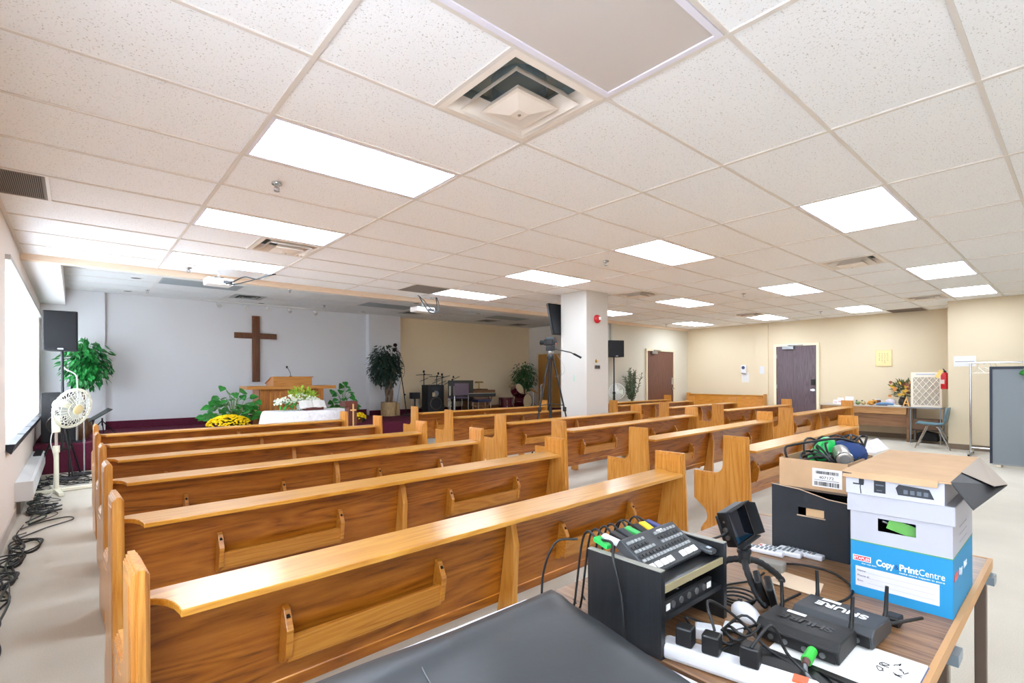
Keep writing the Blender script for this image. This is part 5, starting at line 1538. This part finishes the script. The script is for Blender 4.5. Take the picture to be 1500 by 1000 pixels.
hv = thing('baseboard_heater', 'long low white heater along the left wall under the window', 'heater', (XL, 6.82, 0))
MB().prism([(0, .16), (.13, .16), (.13, .33), (.11, .345), (0, .345)], 'y', 0, 3.3).build('casing', mat('heater_enamel', '#dfe2e4', .4), hv, bevel=.004)
MB().box(.03, 2.2, .345, .11, 3.0, .36).build('top_vent', black_matte, hv)
MB().box(.0, -.006, .158, .134, .0, .348).build('end_cap', mat('heater_cap', '#d2d2d2', .4), hv)
MB().box(0, .2, 0, .03, 3.1, .16).build('pipe_cover', mat('pipe_cover_grey', '#8f8b88', .6), hv)  # plain grey strip between casing and floor
random.seed(77)
green_c = mat('green_black_cable', '#16241c', .5)
for k in range(16):
    far = k >= 6
    y = random.uniform(5.4, 7.6) if far else random.uniform(3.7, 4.9)
    n_ = random.randint(7, 11)
    pts = []
    x = random.uniform(-.37, -.30)
    for q in range(n_):
        pts.append((max(min(x, .02), -.415), y, .008 + .012 * (q % 2) + .004 * (k % 5)))
        y += random.uniform(-.06, .42)
        x = (-.33 + (.24 if k % 4 == 0 else .13) * random.uniform(-.5, 1)) if far else -.37 + .07 * random.uniform(-.5, 1)
    m_ = (cable_black, cable_black, green_c, mat('slate_cable', '#2b2d31', .5))[k % 4]
    tag(MB().tube(spline(pts, 7), .0042 + .0012 * (k % 3), 7).build('floor_cable', m_, smooth=60), 'dark cable in the tangle along the left wall', 'cable', 'tangled cables along the left wall')
for k, (cx, cy, r) in enumerate(((-.30, 5.55, .11), (-.365, 4.7, .075), (-.26, 7.0, .12), (-.36, 5.15, .08))):
    a = MB()
    for q in range(3):
        a.tube([(max(cx + (r + .012 * q) * .75 * math.cos(t_ * PI / 9), -.43), cy + (r * 1.7 + .01 * q) * math.sin(t_ * PI / 9), .012 + .012 * q + .01 * math.sin(t_ * .7 + q)) for t_ in range(18)], .006, 7, closed=True)
    tag(a.build('cable_coil', cable_black, smooth=60), ['flattened black cable coil beyond the foot of the aisle fan', 'black cable coil lowest in the photo along the left wall', 'black cable coil right at the feet of the aisle fan', 'black cable coil by the left wall before the heater end'][k] if k != 1 else 'black cable coil nearest the left photo edge on the carpet', 'cable')
tag(MB().tube(spline([(-.40, 3.1, .01), (-.32, 3.3, .012), (-.285, 3.45, .012), (-.31, 3.65, .012), (-.40, 3.85, .012), (-.34, 4.15, .012), (-.31, 4.35, .012), (-.40, 4.7, .012)], 8), .006, 8).build('floor_cable', cable_black, smooth=60), 'single black cable snaking on the carpet at the lower left photo edge', 'cable')
tag(MB().tube(spline([(-.36, 5.9, .012), (-.2, 6.15, .012), (-.02, 6.35, .012), (-.06, 6.5, .012), (-.25, 6.42, .012), (-.37, 6.2, .02)], 8), .006, 8).build('floor_cable', mat('slate_cable', '#2b2d31', .5), smooth=60), 'dark cable loop jutting far out onto the grey carpet', 'cable')
for k in range(10):
    y0 = random.uniform(8.5, 9.35); pts = []
    x = random.uniform(-.4, -.2)
    for q in range(7):
        pts.append((x, y0 + random.uniform(-.2, .2), .01 + .008 * (q % 2))); x += random.uniform(.02, .14)
    pts = [(p[0], min(p[1], 9.6), p[2]) for p in pts]
    tag(MB().tube(spline(pts, 6), .006, 6).build('floor_cable', cable_black, smooth=60), 'black cable on the carpet before the stage by the window', 'cable', 'cables before the stage by the window')
# ---------------------------------------------------------------- pillar, tripod and the right wall
t = thing('fire_alarm', 'red round fire alarm with a white strobe high on the pillar', 'alarm', (6.425, 5.16, 2.297))
MB().lathe([(.068, 0), (.068, .02), (.055, .045), (.02, .05)], seg=28, rot=Euler((PI / 2, 0, 0)).to_matrix()).build('bell', red, t, smooth=40)
MB().box(-.005, -.065, -.02, .045, -.045, .03).build('strobe', mat('strobe_white', '#e8e6e0', .2), t, bevel=.004)
t = thing('wall_emblem', 'small gold star shaped emblem on the pillar above the dark plate', 'emblem', (6.42, 5.16, 1.615))
a = MB()
a.prism([(.026 * (1 if k % 2 == 0 else .45) * math.cos(k * PI / 5 + PI / 2) - .02, .032 * (1 if k % 2 == 0 else .45) * math.sin(k * PI / 5 + PI / 2)) for k in range(10)], 'y', -.012, 0)
a.build('star', brass, t)
a = MB(); a.box(.01, -.008, -.012, .045, 0, .012); a.build('bar', mat('pale_gold', '#d8b978', .5), t)
t = thing('thermostat', 'dark two window plate on the pillar below the gold emblem', 'wall plate', (6.43, 5.16, 1.52))
MB().box(-.062, -.014, -.03, .062, 0, .03).build('plate', mat('taupe_plate', '#6d5f58', .5), t, bevel=.003)
for x in (-.03, .03):
    MB().box(x - .022, -.016, -.018, x + .022, -.014, .018).build('window', dark_grey, t)
t = thing('wall_sticker', 'tiny green figure sticker on the white side of the pillar', 'sticker', (6.169, 5.42, 1.35))
a = MB(); a.box(-.002, -.012, -.06, 0, .012, .02).build('body_mark', mat('pale_green', '#9fc4ae', .6), t); MB().lathe([(.012, 0), (.012, .002)], (0, 0, .035), 14, rot=Euler((0, -PI / 2, 0)).to_matrix()).build('head_mark', mat('pale_green', '#9fc4ae', .6), t)
t = thing('television', 'black television tilted down on the far side of the pillar', 'television', (6.45, 5.80, 2.33), rot=(math.radians(-13), 0, 0))
MB().box(-.45, -.02, -.27, .45, .025, .27).build('panel', black, t, bevel=.006)
MB().box(-.435, .025, -.255, .435, .027, .255).build('screen', lens_glass, t)
MB().box(-.43, -.026, -.25, .43, -.02, .25).build('back_cover', mat('tv_back', '#26282c', .5), t)
MB().box(-.1, -.07, -.06, .1, -.026, .06).build('wall_bracket', dark_grey, t)

t = thing('camera_tripod', 'tall black video tripod standing between the pews left of the pillar', 'tripod', (5.62, 5.42, 0))
for k, (x, y) in enumerate(((-.26, .19), (.31, -.24), (.13, .16))):
    d = Vector((x, y, 0))
    l = MB()
    sd_ = Vector((-y, x, 0)).normalized() * .022
    for s in (-1, 1):
        l.tube([Vector((x * .10, y * .10, 1.66)) + sd_ * s, Vector((x * .55, y * .55, .85)) + sd_ * s], .010, 8)
    l.tube([Vector((x * .5, y * .5, .95)), Vector((x, y, .01))], .012, 8)
    l.build('leg', mat('tripod_grey', '#22252a', .45), t)
    MB().obox((x * .55, y * .55, .86), (.05, .05, .07), (0, 0, math.atan2(y, x))).build('leg_clamp', black, t, bevel=.004)
    MB().tube([(0, 0, .95), (x * .5, y * .5, .92)], .007, 6).build('spreader', black, t)
MB().cyl((0, 0, .60), (0, 0, 1.66), .010).build('centre_rod', black, t)
MB().lathe([(.05, 1.62), (.06, 1.66), (.05, 1.70), (.03, 1.72)]).build('crown', black, t, smooth=40)
MB().ball((0, 0, 1.74), .045).build('levelling_bowl', steel, t, smooth=60)
MB().box(-.045, -.06, 1.77, .045, .06, 1.85).build('fluid_head', dark_grey, t, bevel=.008)
MB().tube([(.04, -.03, 1.80), (.22, -.22, 1.74), (.32, -.33, 1.66)], .009, 8).build('pan_handle', black, t)
MB().tube([(.25, -.25, 1.72), (.33, -.34, 1.655)], .016, 8).build('grip', black_matte, t)
MB().tube(spline([(.05, 0, 1.8), (.14, -.14, 1.55), (.12, -.16, 1.42), (.04, -.05, 1.36)], 6), .003, 6).build('remote_cord', mat('grey_cord', '#8c8f94', .5), t, smooth=60)
MB().box(-.016, -.018, .70, .016, .018, .90).build('hanging_bag', mat('tripod_bag', '#24262b', .8), t, bevel=.01)
MB().box(-.012, -.02, .62, .014, .014, .70).build('white_tag', paper, t)
t = thing('video_camera', 'small black video camera mounted on the tall tripod', 'camera', (5.62, 5.42, 1.855), math.radians(20))
MB().box(-.04, -.10, 0, .04, .10, .09).build('body', black, t, bevel=.01)
MB().cyl((0, .10, .045), (0, .17, .045), .034, .038).build('lens', black_matte, t)
MB().box(-.012, -.06, .09, .012, .08, .125).build('top_handle', mat('slate_handle', '#3d474c', .5), t, bevel=.006)
MB().box(-.055, -.05, .02, -.04, .03, .08).build('side_screen', dark_grey, t)
MB().box(-.035, -.102, .005, -.005, -.1, .03).build('red_tab', mat('coral_tab', '#d0705f', .5), t)

# white floor fan and olive plant right of the pillar
t = thing('floor_fan', 'white round fan behind the speaker stand right of the pillar', 'fan', (10.02, 7.44, 0))
MB().lathe([(.12, 0), (.12, .02), (.03, .04)]).build('base', metal_white, t); MB().cyl((0, 0, .03), (0, 0, .90), .018).build('pole', metal_white, t)
R_ = Vector((-.75, -.65, .1)).to_track_quat('Z', 'Y').to_matrix()
a = MB()
for k in range(24):
    a.tube([Vector((0, 0, 1.0)) + R_ @ Vector((r * math.cos(k * PI / 12), r * math.sin(k * PI / 12), z)) for r, z in ((.03, 0), (.15, .01), (.19, .05), (.15, .09), (.03, .10))], .004, 5)
a.tube([Vector((0, 0, 1.0)) + R_ @ Vector((.19 * math.cos(k * PI / 15), .19 * math.sin(k * PI / 15), .05)) for k in range(30)], .008, 6, closed=True)
a.build('wire_cage', metal_white, t, smooth=60)
MB().lathe([(.06, -.1), (.06, .01), (.03, .02)], (0, 0, 1.0), 20, rot=R_).build('motor_housing', metal_white, t, smooth=40)
a = MB()
for k in range(3):
    an = k * 2.094
    a.poly([Vector((0, 0, 1.0)) + R_ @ Vector(p) for p in ((.03 * math.cos(an - .4), .03 * math.sin(an - .4), .04), (.16 * math.cos(an - .5), .16 * math.sin(an - .5), .035), (.16 * math.cos(an + .4), .16 * math.sin(an + .4), .065), (.03 * math.cos(an + .4), .03 * math.sin(an + .4), .06))])
o = a.build('blades', mat('pale_green_blade', '#d3dccb', .4), t, normals=False); o.modifiers.new('thick', 'SOLIDIFY').thickness = .002
random.seed(23)
t = thing('potted_olive', 'grey green feathery plant between pole loudspeaker and brown door', 'plant', (10.60, 7.40, 0))
MB().lathe([(.12, 0), (.15, .28), (.135, .28)]).build('pot', mat('dark_pot', '#3a3230', .6), t)
st = MB(); lf = MB()
for k in range(26):
    an = random.uniform(0, 2 * PI); q = random.uniform(.08, .40)
    tip = Vector((q * math.cos(an), q * .25 * math.sin(an), random.uniform(1.25, 1.68) - q * .6))
    sp = spline([(0, 0, .25), (tip.x * .15, tip.y * .15, .75), (tip.x * .55, tip.y * .55, tip.z * .75), tip], 6)
    st.tube(sp, .006, 5)
    for p in sp[8:]:
        for _ in range(4):
            lf.leaf(p, (random.uniform(-1, 1), random.uniform(-1, 1), random.uniform(.2, 1.2)), (random.uniform(-1, 1), random.uniform(-1, 1), .5), .085, .018, .1)
st.build('stems', mat('olive_stem', '#5d5a48', .7), t, kind='stuff', smooth=60)
lf.build('foliage', leaf_olive, t, kind='stuff', normals=False)

# things on the right wall
def on_wall(name, lab, cat, y, z): return thing(name, lab, cat, (XR, y, z))
t = on_wall('wall_dispenser', 'white wall device with a round dark button above a posted sheet', 'dispenser', 5.98, 1.55)
MB().box(-.06, -.07, -.11, 0, .07, .11).build('housing', wht, t, bevel=.015)
MB().lathe([(.045, 0), (.04, .006), (.02, .008)], (-.06, 0, .04), 20, rot=Euler((0, -PI / 2, 0)).to_matrix()).build('button', mat('slate_blue', '#3a4668', .4), t)
t = on_wall('posted_sheet', 'white sheet posted under the wall device left of the plum door', 'paper', 5.95, 1.33)
MB().box(-.004, -.09, -.13, 0, .09, .13).build('sheet', paper, t)
a = MB()
for k in range(6): a.box(-.005, -.06, -.08 + k * .03, -.004, .06, -.074 + k * .03)
a.build('printed_lines', mat('pale_print', '#b9c0cc', .7), t)
t = thing('light_switch', 'white switch plate on the wall pilaster beside the plum door', 'switch', (XR - .03, 5.51, 1.52))
MB().box(-.008, -.06, -.10, 0, .06, .10).build('plate', wht, t, bevel=.003); MB().box(-.014, -.012, -.03, -.008, .012, .03).build('toggle', wht, t)
t = on_wall('framed_calligraphy', 'square cream plaque with columns of dark characters on the cream wall', 'plaque', 2.93, 1.75)
MB().box(-.02, -.15, -.18, 0, .15, .18).build('panel', mat('cream_panel', '#dcc48e', .6), t, bevel=.003)
MB().box(-.022, -.137, -.167, -.02, .137, .167).build('paper', mat('cream_paper', '#ead29a', .7), t)
a = MB(); random.seed(2)
for cix in range(4):
    for r in range(6 if cix in (1, 2) else 5):
        y = .075 - cix * .048; z = .10 - r * .038
        for _ in range(3):
            yy, zz = y + random.uniform(-.008, .008), z + random.uniform(-.008, .008)
            if random.random() < .5: a.box(-.0235, yy - .009, zz - .0016, -.022, yy + .009, zz + .0016)
            else: a.box(-.0235, yy - .0016, zz - .009, -.022, yy + .0016, zz + .009)
a.build('characters', mat('brown_ink', '#5a4630', .7), t, kind='stuff')
t = thing('posted_sheet', 'wide white notice sheet on the jutting wall above the coat rack', 'paper', (XB, 1.45, 1.62))
MB().box(-.004, -.15, -.095, 0, .15, .095).build('sheet', paper, t)
MB().box(-.005, -.13, -.012, -.004, .13, -.004).build('printed_lines', mat('grey_print', '#6a6874', .7), t)

# long desk with clutter
dw = wood('desk_walnut', '#5e3f2a', '#7c5639', '#98714e', 'y', 1, .45)
dl = wood('desk_light', '#8f6238', '#ad7d4c', '#c29563', 'y', 1, .45)
t = thing('long_desk', 'long brown desk against the cream wall, cluttered with small items', 'desk', (12.95, 2.36, 0))
MB().box(-.02, -.02, .70, .68, 1.62, .725).build('desktop', mat('grey_desktop', '#b7ab9c', .5), t)
MB().box(0, .03, .56, .02, 1.57, .70).build('drawer_front', dl, t)
MB().box(.04, .03, .30, .06, 1.57, .56).build('modesty_panel', dw, t)
for y in (0, 1.56):
    MB().box(0, y, 0, .03, y + .045, .70).build('leg', dw, t); MB().box(.62, y, 0, .65, y + .045, .70).build('leg', dw, t)
Zd = .7255
def put(name, lab, cat, x, y): return thing(name, lab, cat, (x, y, Zd))
for k, (y, h, w, lab) in enumerate(((3.62, .14, .12, 'white card standing at the left end of the cluttered desk'), (3.46, .17, .16, 'larger white card standing behind the pew end on the desk'), (3.74, .09, .10, 'lowest white card at the far left end of the desk'))):
    t = put('greeting_card', lab, 'card', 13.15 + .05 * k, y)
    MB().prism([(-.04, 0), (-.036, 0), (.002, h), (.042, 0), (.046, 0), (.004, h + .004), (0, h + .004)], 'y', -w / 2, w / 2).build('card', paper, t)
    MB().box(-.03, -w * .3, h * .3, -.029, w * .3, h * .5).build('print', mat('pink_print', '#d5a7ae', .7), t)
for k, (y, c1, lab) in enumerate(((3.28, '#7c8a5a', 'small green and dark ornament on the desk right of the cards'), (3.18, '#b9a77a', 'small tan ornament between the green one and the bear'))):
    t = put('ornament', lab, 'ornament', 13.1, y)
    MB().ball((0, 0, .045), (.035, .05, .045)).build('body', mat('ornament_%d' % k, c1, .6, var=(30, .5)), t, smooth=60); MB().ball((0, .02, .085), .02).build('top', mat('ornament_top_%d' % k, '#4a4238', .6), t, smooth=60)
t = put('teddy_bear', 'golden brown stuffed bear lying on the cluttered desk', 'toy', 13.1, 3.04)
gb = mat('gold_fur', '#c08a3a', .9, bump=(80, .4))
MB().ball((0, 0, .05), (.05, .07, .05)).ball((-.02, -.07, .075), .042).ball((0, -.1, .105), .015).ball((-.02, -.04, .115), .015).ball((-.05, .05, .03), (.04, .02, .02)).ball((-.05, -.02, .03), (.04, .02, .02)).build('body', gb, t, smooth=60)
MB().ball((-.06, -.075, .07), .012).build('nose', black, t)
t = put('mug', 'white mug with a red and dark pattern behind the stuffed bear', 'mug', 13.25, 2.95)
MB().lathe([(.045, 0), (.05, .01), (.05, .13), (.045, .13), (.045, .02)], seg=22, cap=True).build('body', paper, t, smooth=40); MB().lathe([(.0505, .05), (.0505, .11)], seg=22, cap=False).build('pattern', mat('mug_pattern', '#6a3a34', .5, var=(40, .6)), t); MB().tube(spline([(0, -.05, .10), (0, -.085, .085), (0, -.085, .05), (0, -.05, .035)], 5), .006, 6).build('handle', paper, t)
t = put('folded_cloth', 'blue cloth roll lying on the desk before the flower vase', 'cloth', 13.02, 2.78)
MB().tube([(0, -.15, .035), (0, -.05, .04), (0, .08, .037), (0, .15, .03)], [.026, .036, .034, .02], 12).build('roll', mat('denim_blue', '#5f7d9e', .8, bump=(60, .3)), t, smooth=60)
MB().cyl((0, -.17, .035), (0, -.15, .035), .016).build('end_cap', wht, t)
t = put('paper_stack', 'low stack of white papers along the front of the desk', 'paper', 13.05, 2.62)
for k in range(3): MB().obox((0, 0, .003 + .005 * k), (.16, .22, .005), (0, 0, .1 * k - .1)).build('sheet', paper, t)
random.seed(51)
t = put('flower_vase', 'dark vase with an autumn bouquet of yellow and orange flowers', 'flowers', 13.30, 2.53)
MB().lathe([(.05, 0), (.08, .06), (.075, .12), (.05, .17), (.055, .18)], seg=22).build('vase', mat('dark_vase', '#2c2622', .3), t, smooth=40)
a = MB(); foliage(a, 260, (0, -.02, .34), (.17, .20, .18), .10, .03, .0, up=.3); a.build('leaves', mat('autumn_leaf', '#57602f', .6, var=(9, .5)), t, kind='stuff', normals=False)
for nm, c1, n_, s_ in (('yellow_blossoms', '#e3b23a', 9, 0), ('orange_blossoms', '#d68a4a', 7, 1), ('rust_blossoms', '#8a4a2c', 6, 2)):
    a = MB()
    for _ in range(n_):
        p = Vector((-.12 + random.uniform(-.06, .06), random.uniform(-.18, .20), random.uniform(.20, .50)))
        for k in range(8):
            a.leaf(p, (-.3, math.cos(k * PI / 4), math.sin(k * PI / 4)), (-1, 0, 0), .04, .022, .1)
    a.build(nm, mat(nm, c1, .6), t, kind='stuff', normals=False)
t = put('wooden_easel', 'small light wooden easel right of the autumn bouquet', 'easel', 13.0, 2.42)
MB().tube([(0, -.05, 0), (.03, 0, .17)], .012, 6).tube([(0, .05, 0), (.03, 0, .17)], .012, 6).tube([(0, -.03, .06), (0, .03, .06)], .010, 6).build('frame', mat('light_wood', '#d8a55a', .5), t)
t = put('plastic_bag', 'clear white plastic bag between the ornaments and the bouquet', 'bag', 13.35, 2.75)
MB().ball((0, 0, .07), (.07, .10, .07)).build('film', cl, t, smooth=60)

# metal side table with the air filter
ms_ = mat('grey_steel_frame', '#8f9398', .35, .7)
t = thing('side_table', 'metal framed side table carrying the big pleated air filter', 'table', (12.82, 1.84, 0))
MB().box(0, 0, .70, .42, .50, .725).build('tabletop', ms_, t)
for x in (.01, .39):
    for y in (.01, .47):
        MB().box(x, y, 0, x + .02, y + .02, .70).build('leg', ms_, t)
MB().box(.04, .03, .26, .40, .46, .28).build('shelf', black, t)
MB().box(.05, .05, .28, .38, .44, .48).build('stored_box', mat('brown_box', '#6a4f3c', .8), t)
MB().prism([(.08, .05), (.40, .05), (.40, .20), (.30, .24), (.10, .20)], 'x', .12, .38).build('stored_bag', black_matte, t)
t = thing('air_filter', 'white pleated air filter with a diamond lattice leaning upright on the side table', 'filter', (12.93, 1.85, .7265))
W2, H2 = .48, .70
MB().box(.006, .03, .03, .09, W2 - .03, H2 - .09).build('pleats', mat('pleat_grey', '#b9afa0', .9, var=(60, .2)), t)
a = MB(); a.box(0, 0, 0, .10, .035, H2).box(0, W2 - .035, 0, .10, W2, H2).box(0, .035, 0, .10, W2 - .035, .04).box(0, .035, H2 - .10, .10, W2 - .035, H2)
a.build('card_frame', mat('filter_card', '#efe6d6', .7), t)
a = MB()
y0_, y1_, z0_, z1_ = .035, W2 - .035, .04, H2 - .10
for s in (-1, 1):
    k = -8
    while k < 9:
        c0 = .24 + k * .105
        seg = []
        for q in range(41):
            z = z0_ + (z1_ - z0_) * q / 40
            y = c0 + s * (z - (z0_ + z1_) / 2) * .72
            if y0_ - .006 <= y <= y1_ + .006: seg.append((y, z))
        if len(seg) > 1:
            (ya, za), (yb, zb) = seg[0], seg[-1]
            a.tube([(.001, ya, za), (.001, yb, zb)], .006, 4)
        k += 1
a.build('lattice', mat('filter_card', '#efe6d6', .7), t)
a = MB(); a.box(-.001, .1, H2 - .055, 0, .40, H2 - .03); a.build('printed_band', mat('pale_print', '#b9c0cc', .7), t)
t = thing('fire_extinguisher', 'red fire extinguisher with a yellow tag hanging at the wall corner', 'extinguisher', (12.62, 1.76, 1.10))
MB().lathe([(.06, 0), (.065, .02), (.065, .26), (.045, .30), (.022, .32)], seg=24).build('cylinder', red, t, smooth=40)
MB().box(-.03, -.015, .32, .03, .015, .35).build('valve', black, t); MB().tube([(-.02, 0, .35), (-.06, .02, .385)], .008, 6).tube([(-.02, 0, .335), (-.07, .02, .345)], .008, 6).build('handle', black, t)
MB().tube(spline([(.03, 0, .33), (.075, .02, .27), (.073, .02, .12), (.07, .02, .04)], 5), .010, 8).build('hose', black, t, smooth=60)
MB().box(-.067, .0, .10, -.063, .06, .18).build('label', mat('label_pale', '#d9c9c0', .6), t)
MB().obox((-.07, .075, .29), (.004, .06, .16), (.45, 0, 0)).build('inspection_tag', mat('yellow_tag', '#e8c877', .7), t)
MB().box(-.03, -.08, .12, .03, -.063, .22).build('wall_bracket', black, t)

# teal shell chair
teal = mat('teal_shell', '#5f7f8c', .4)
t = thing('shell_chair', 'teal plastic shell chair with chrome legs before the side table', 'chair', (12.22, 1.88, 0), math.radians(4))
prof = [(.24, .43, .19), (.22, .445, .215), (.10, .43, .225), (-.06, .42, .225), (-.17, .44, .22), (-.215, .52, .21), (-.23, .62, .215), (-.245, .72, .20), (-.255, .77, .16)]
M = MB(); rows = []
for y, z, w in prof:
    row = []
    for k in range(11):
        s = -1 + 2 * k / 10
        up = .035 * s * s
        back = y < -.18
        row.append(M.bm.verts.new((w * s, y + (up * 1.2 if back else 0), z + (0 if back else up))))
    rows.append(row)
for A, B in zip(rows, rows[1:]):
    for q in range(10): M._face([A[q], A[q + 1], B[q + 1], B[q]])
o = M.build('shell', teal, t, smooth=60, normals=False); sd = o.modifiers.new('thick', 'SOLIDIFY'); sd.thickness = .008
for sx in (-1, 1):
    MB().tube([(sx * .16, .08, .415), (sx * .21, .24, 0)], .011, 8).build('leg', chrome, t)
    MB().tube([(sx * .16, -.08, .415), (sx * .21, -.26, 0)], .011, 8).build('leg', chrome, t)
MB().tube([(-.17, .07, .405), (.17, .07, .405)], .010, 8).tube([(-.17, -.07, .405), (.17, -.07, .405)], .010, 8).build('cross_bar', chrome, t)

# coat rack and hangers
t = thing('coat_rack', 'chrome rolling coat rack standing between the wall and the grey screen', 'coat rack', (11.7, 1.30, 0))
for y in (0, -1.2):
    MB().cyl((0, y, .06), (0, y, 1.57), .016).build('upright', chrome, t)
    MB().box(-.28, y - .02, .03, .28, y + .02, .06).build('foot', chrome, t)
    for x in (-.26, .26): MB().cyl((x, y - .012, .02), (x, y + .012, .02), .02).build('castor', black, t)
MB().cyl((0, .02, 1.57), (0, -1.22, 1.57), .014).build('top_rail', chrome, t)
MB().cyl((0, 0, .12), (0, -1.2, .12), .012).build('lower_rail', chrome, t)
hm = mat('white_hanger', '#e6e2d8', .4)
hg = None
for k, y in enumerate((1.20, 1.12, 1.05, .98)):
    labs = ['white wire hanger nearest the left end of the coat rack', 'second white hanger from the left on the coat rack', 'third white hanger from the left on the coat rack', 'white hanger nearest the grey partition on the coat rack']
    if hg is None:
        hg = thing('clothes_hanger', labs[0], 'hanger', (11.7, y, 1.57), .5, 'hangers on the coat rack')
        MB().tube(spline([(.0, 0, .022), (.022, 0, .0), (.012, 0, -.03), (0, 0, -.05), (0, 0, -.075)], 5), .003, 6).build('hook', chrome, hg, smooth=60)
        MB().tube([(0, 0, -.075), (-.20, 0, -.17), (.20, 0, -.17)], .006, 6, closed=True).build('frame', hm, hg)
    else:
        dup(hg, (11.7, y, 1.57), .5 + .3 * k, labs[k])
# grey partition
t = thing('partition_screen', 'grey fabric office partition with a navy edge at the right', 'partition', (10.42, -1.25, 0))
MB().box(.008, .02, .05, .048, 2.17, 1.45).build('fabric_panel', mat('grey_fabric', '#7f868c', .9, bump=(500, .3)), t)
MB().box(0, 2.17, .04, .056, 2.20, 1.49).build('edge_post', mat('navy_trim', '#1e2638', .5), t)
MB().box(0, 0, 1.45, .056, 2.17, 1.49).build('top_cap', mat('navy_trim', '#1e2638', .5), t)
MB().box(0, 0, .03, .056, 2.17, .05).build('bottom_rail', mat('grey_rail', '#8b8f92', .5), t)
for y in (2.1, .1):
    MB().box(-.08, y - .03, 0, .136, y + .03, .03).build('foot', mat('beige_foot', '#c9bda8', .5), t, bevel=.006)
random.seed(9)
t = thing('ivy_sprig', 'green leafy sprig trailing over the grey partition at the right edge', 'plant', (10.44, .44, 1.49))
MB().tube(spline([(0, 0, .0), (-.05, .04, .03), (-.07, .09, -.03), (-.06, .13, -.10)], 5), .004, 6).tube(spline([(0, 0, .0), (-.05, -.1, .04), (-.06, -.2, 0)], 5), .004, 6).build('stem', mat('ivy_stem', '#4c6a3a', .6), t)
a = MB()
for p in ((-.06, .06, .03), (-.07, .09, -.02), (-.07, .12, -.06), (-.065, .13, -.11), (-.05, .03, .05), (-.05, -.06, .06), (-.06, -.15, .03)):
    for _ in range(3): a.leaf(p, (-.3, random.uniform(-.3, 1), random.uniform(-.8, .3)), (-1, 0, .4), .08, .055, .2)
a.build('leaves', leaf_green, t, kind='stuff', normals=False)
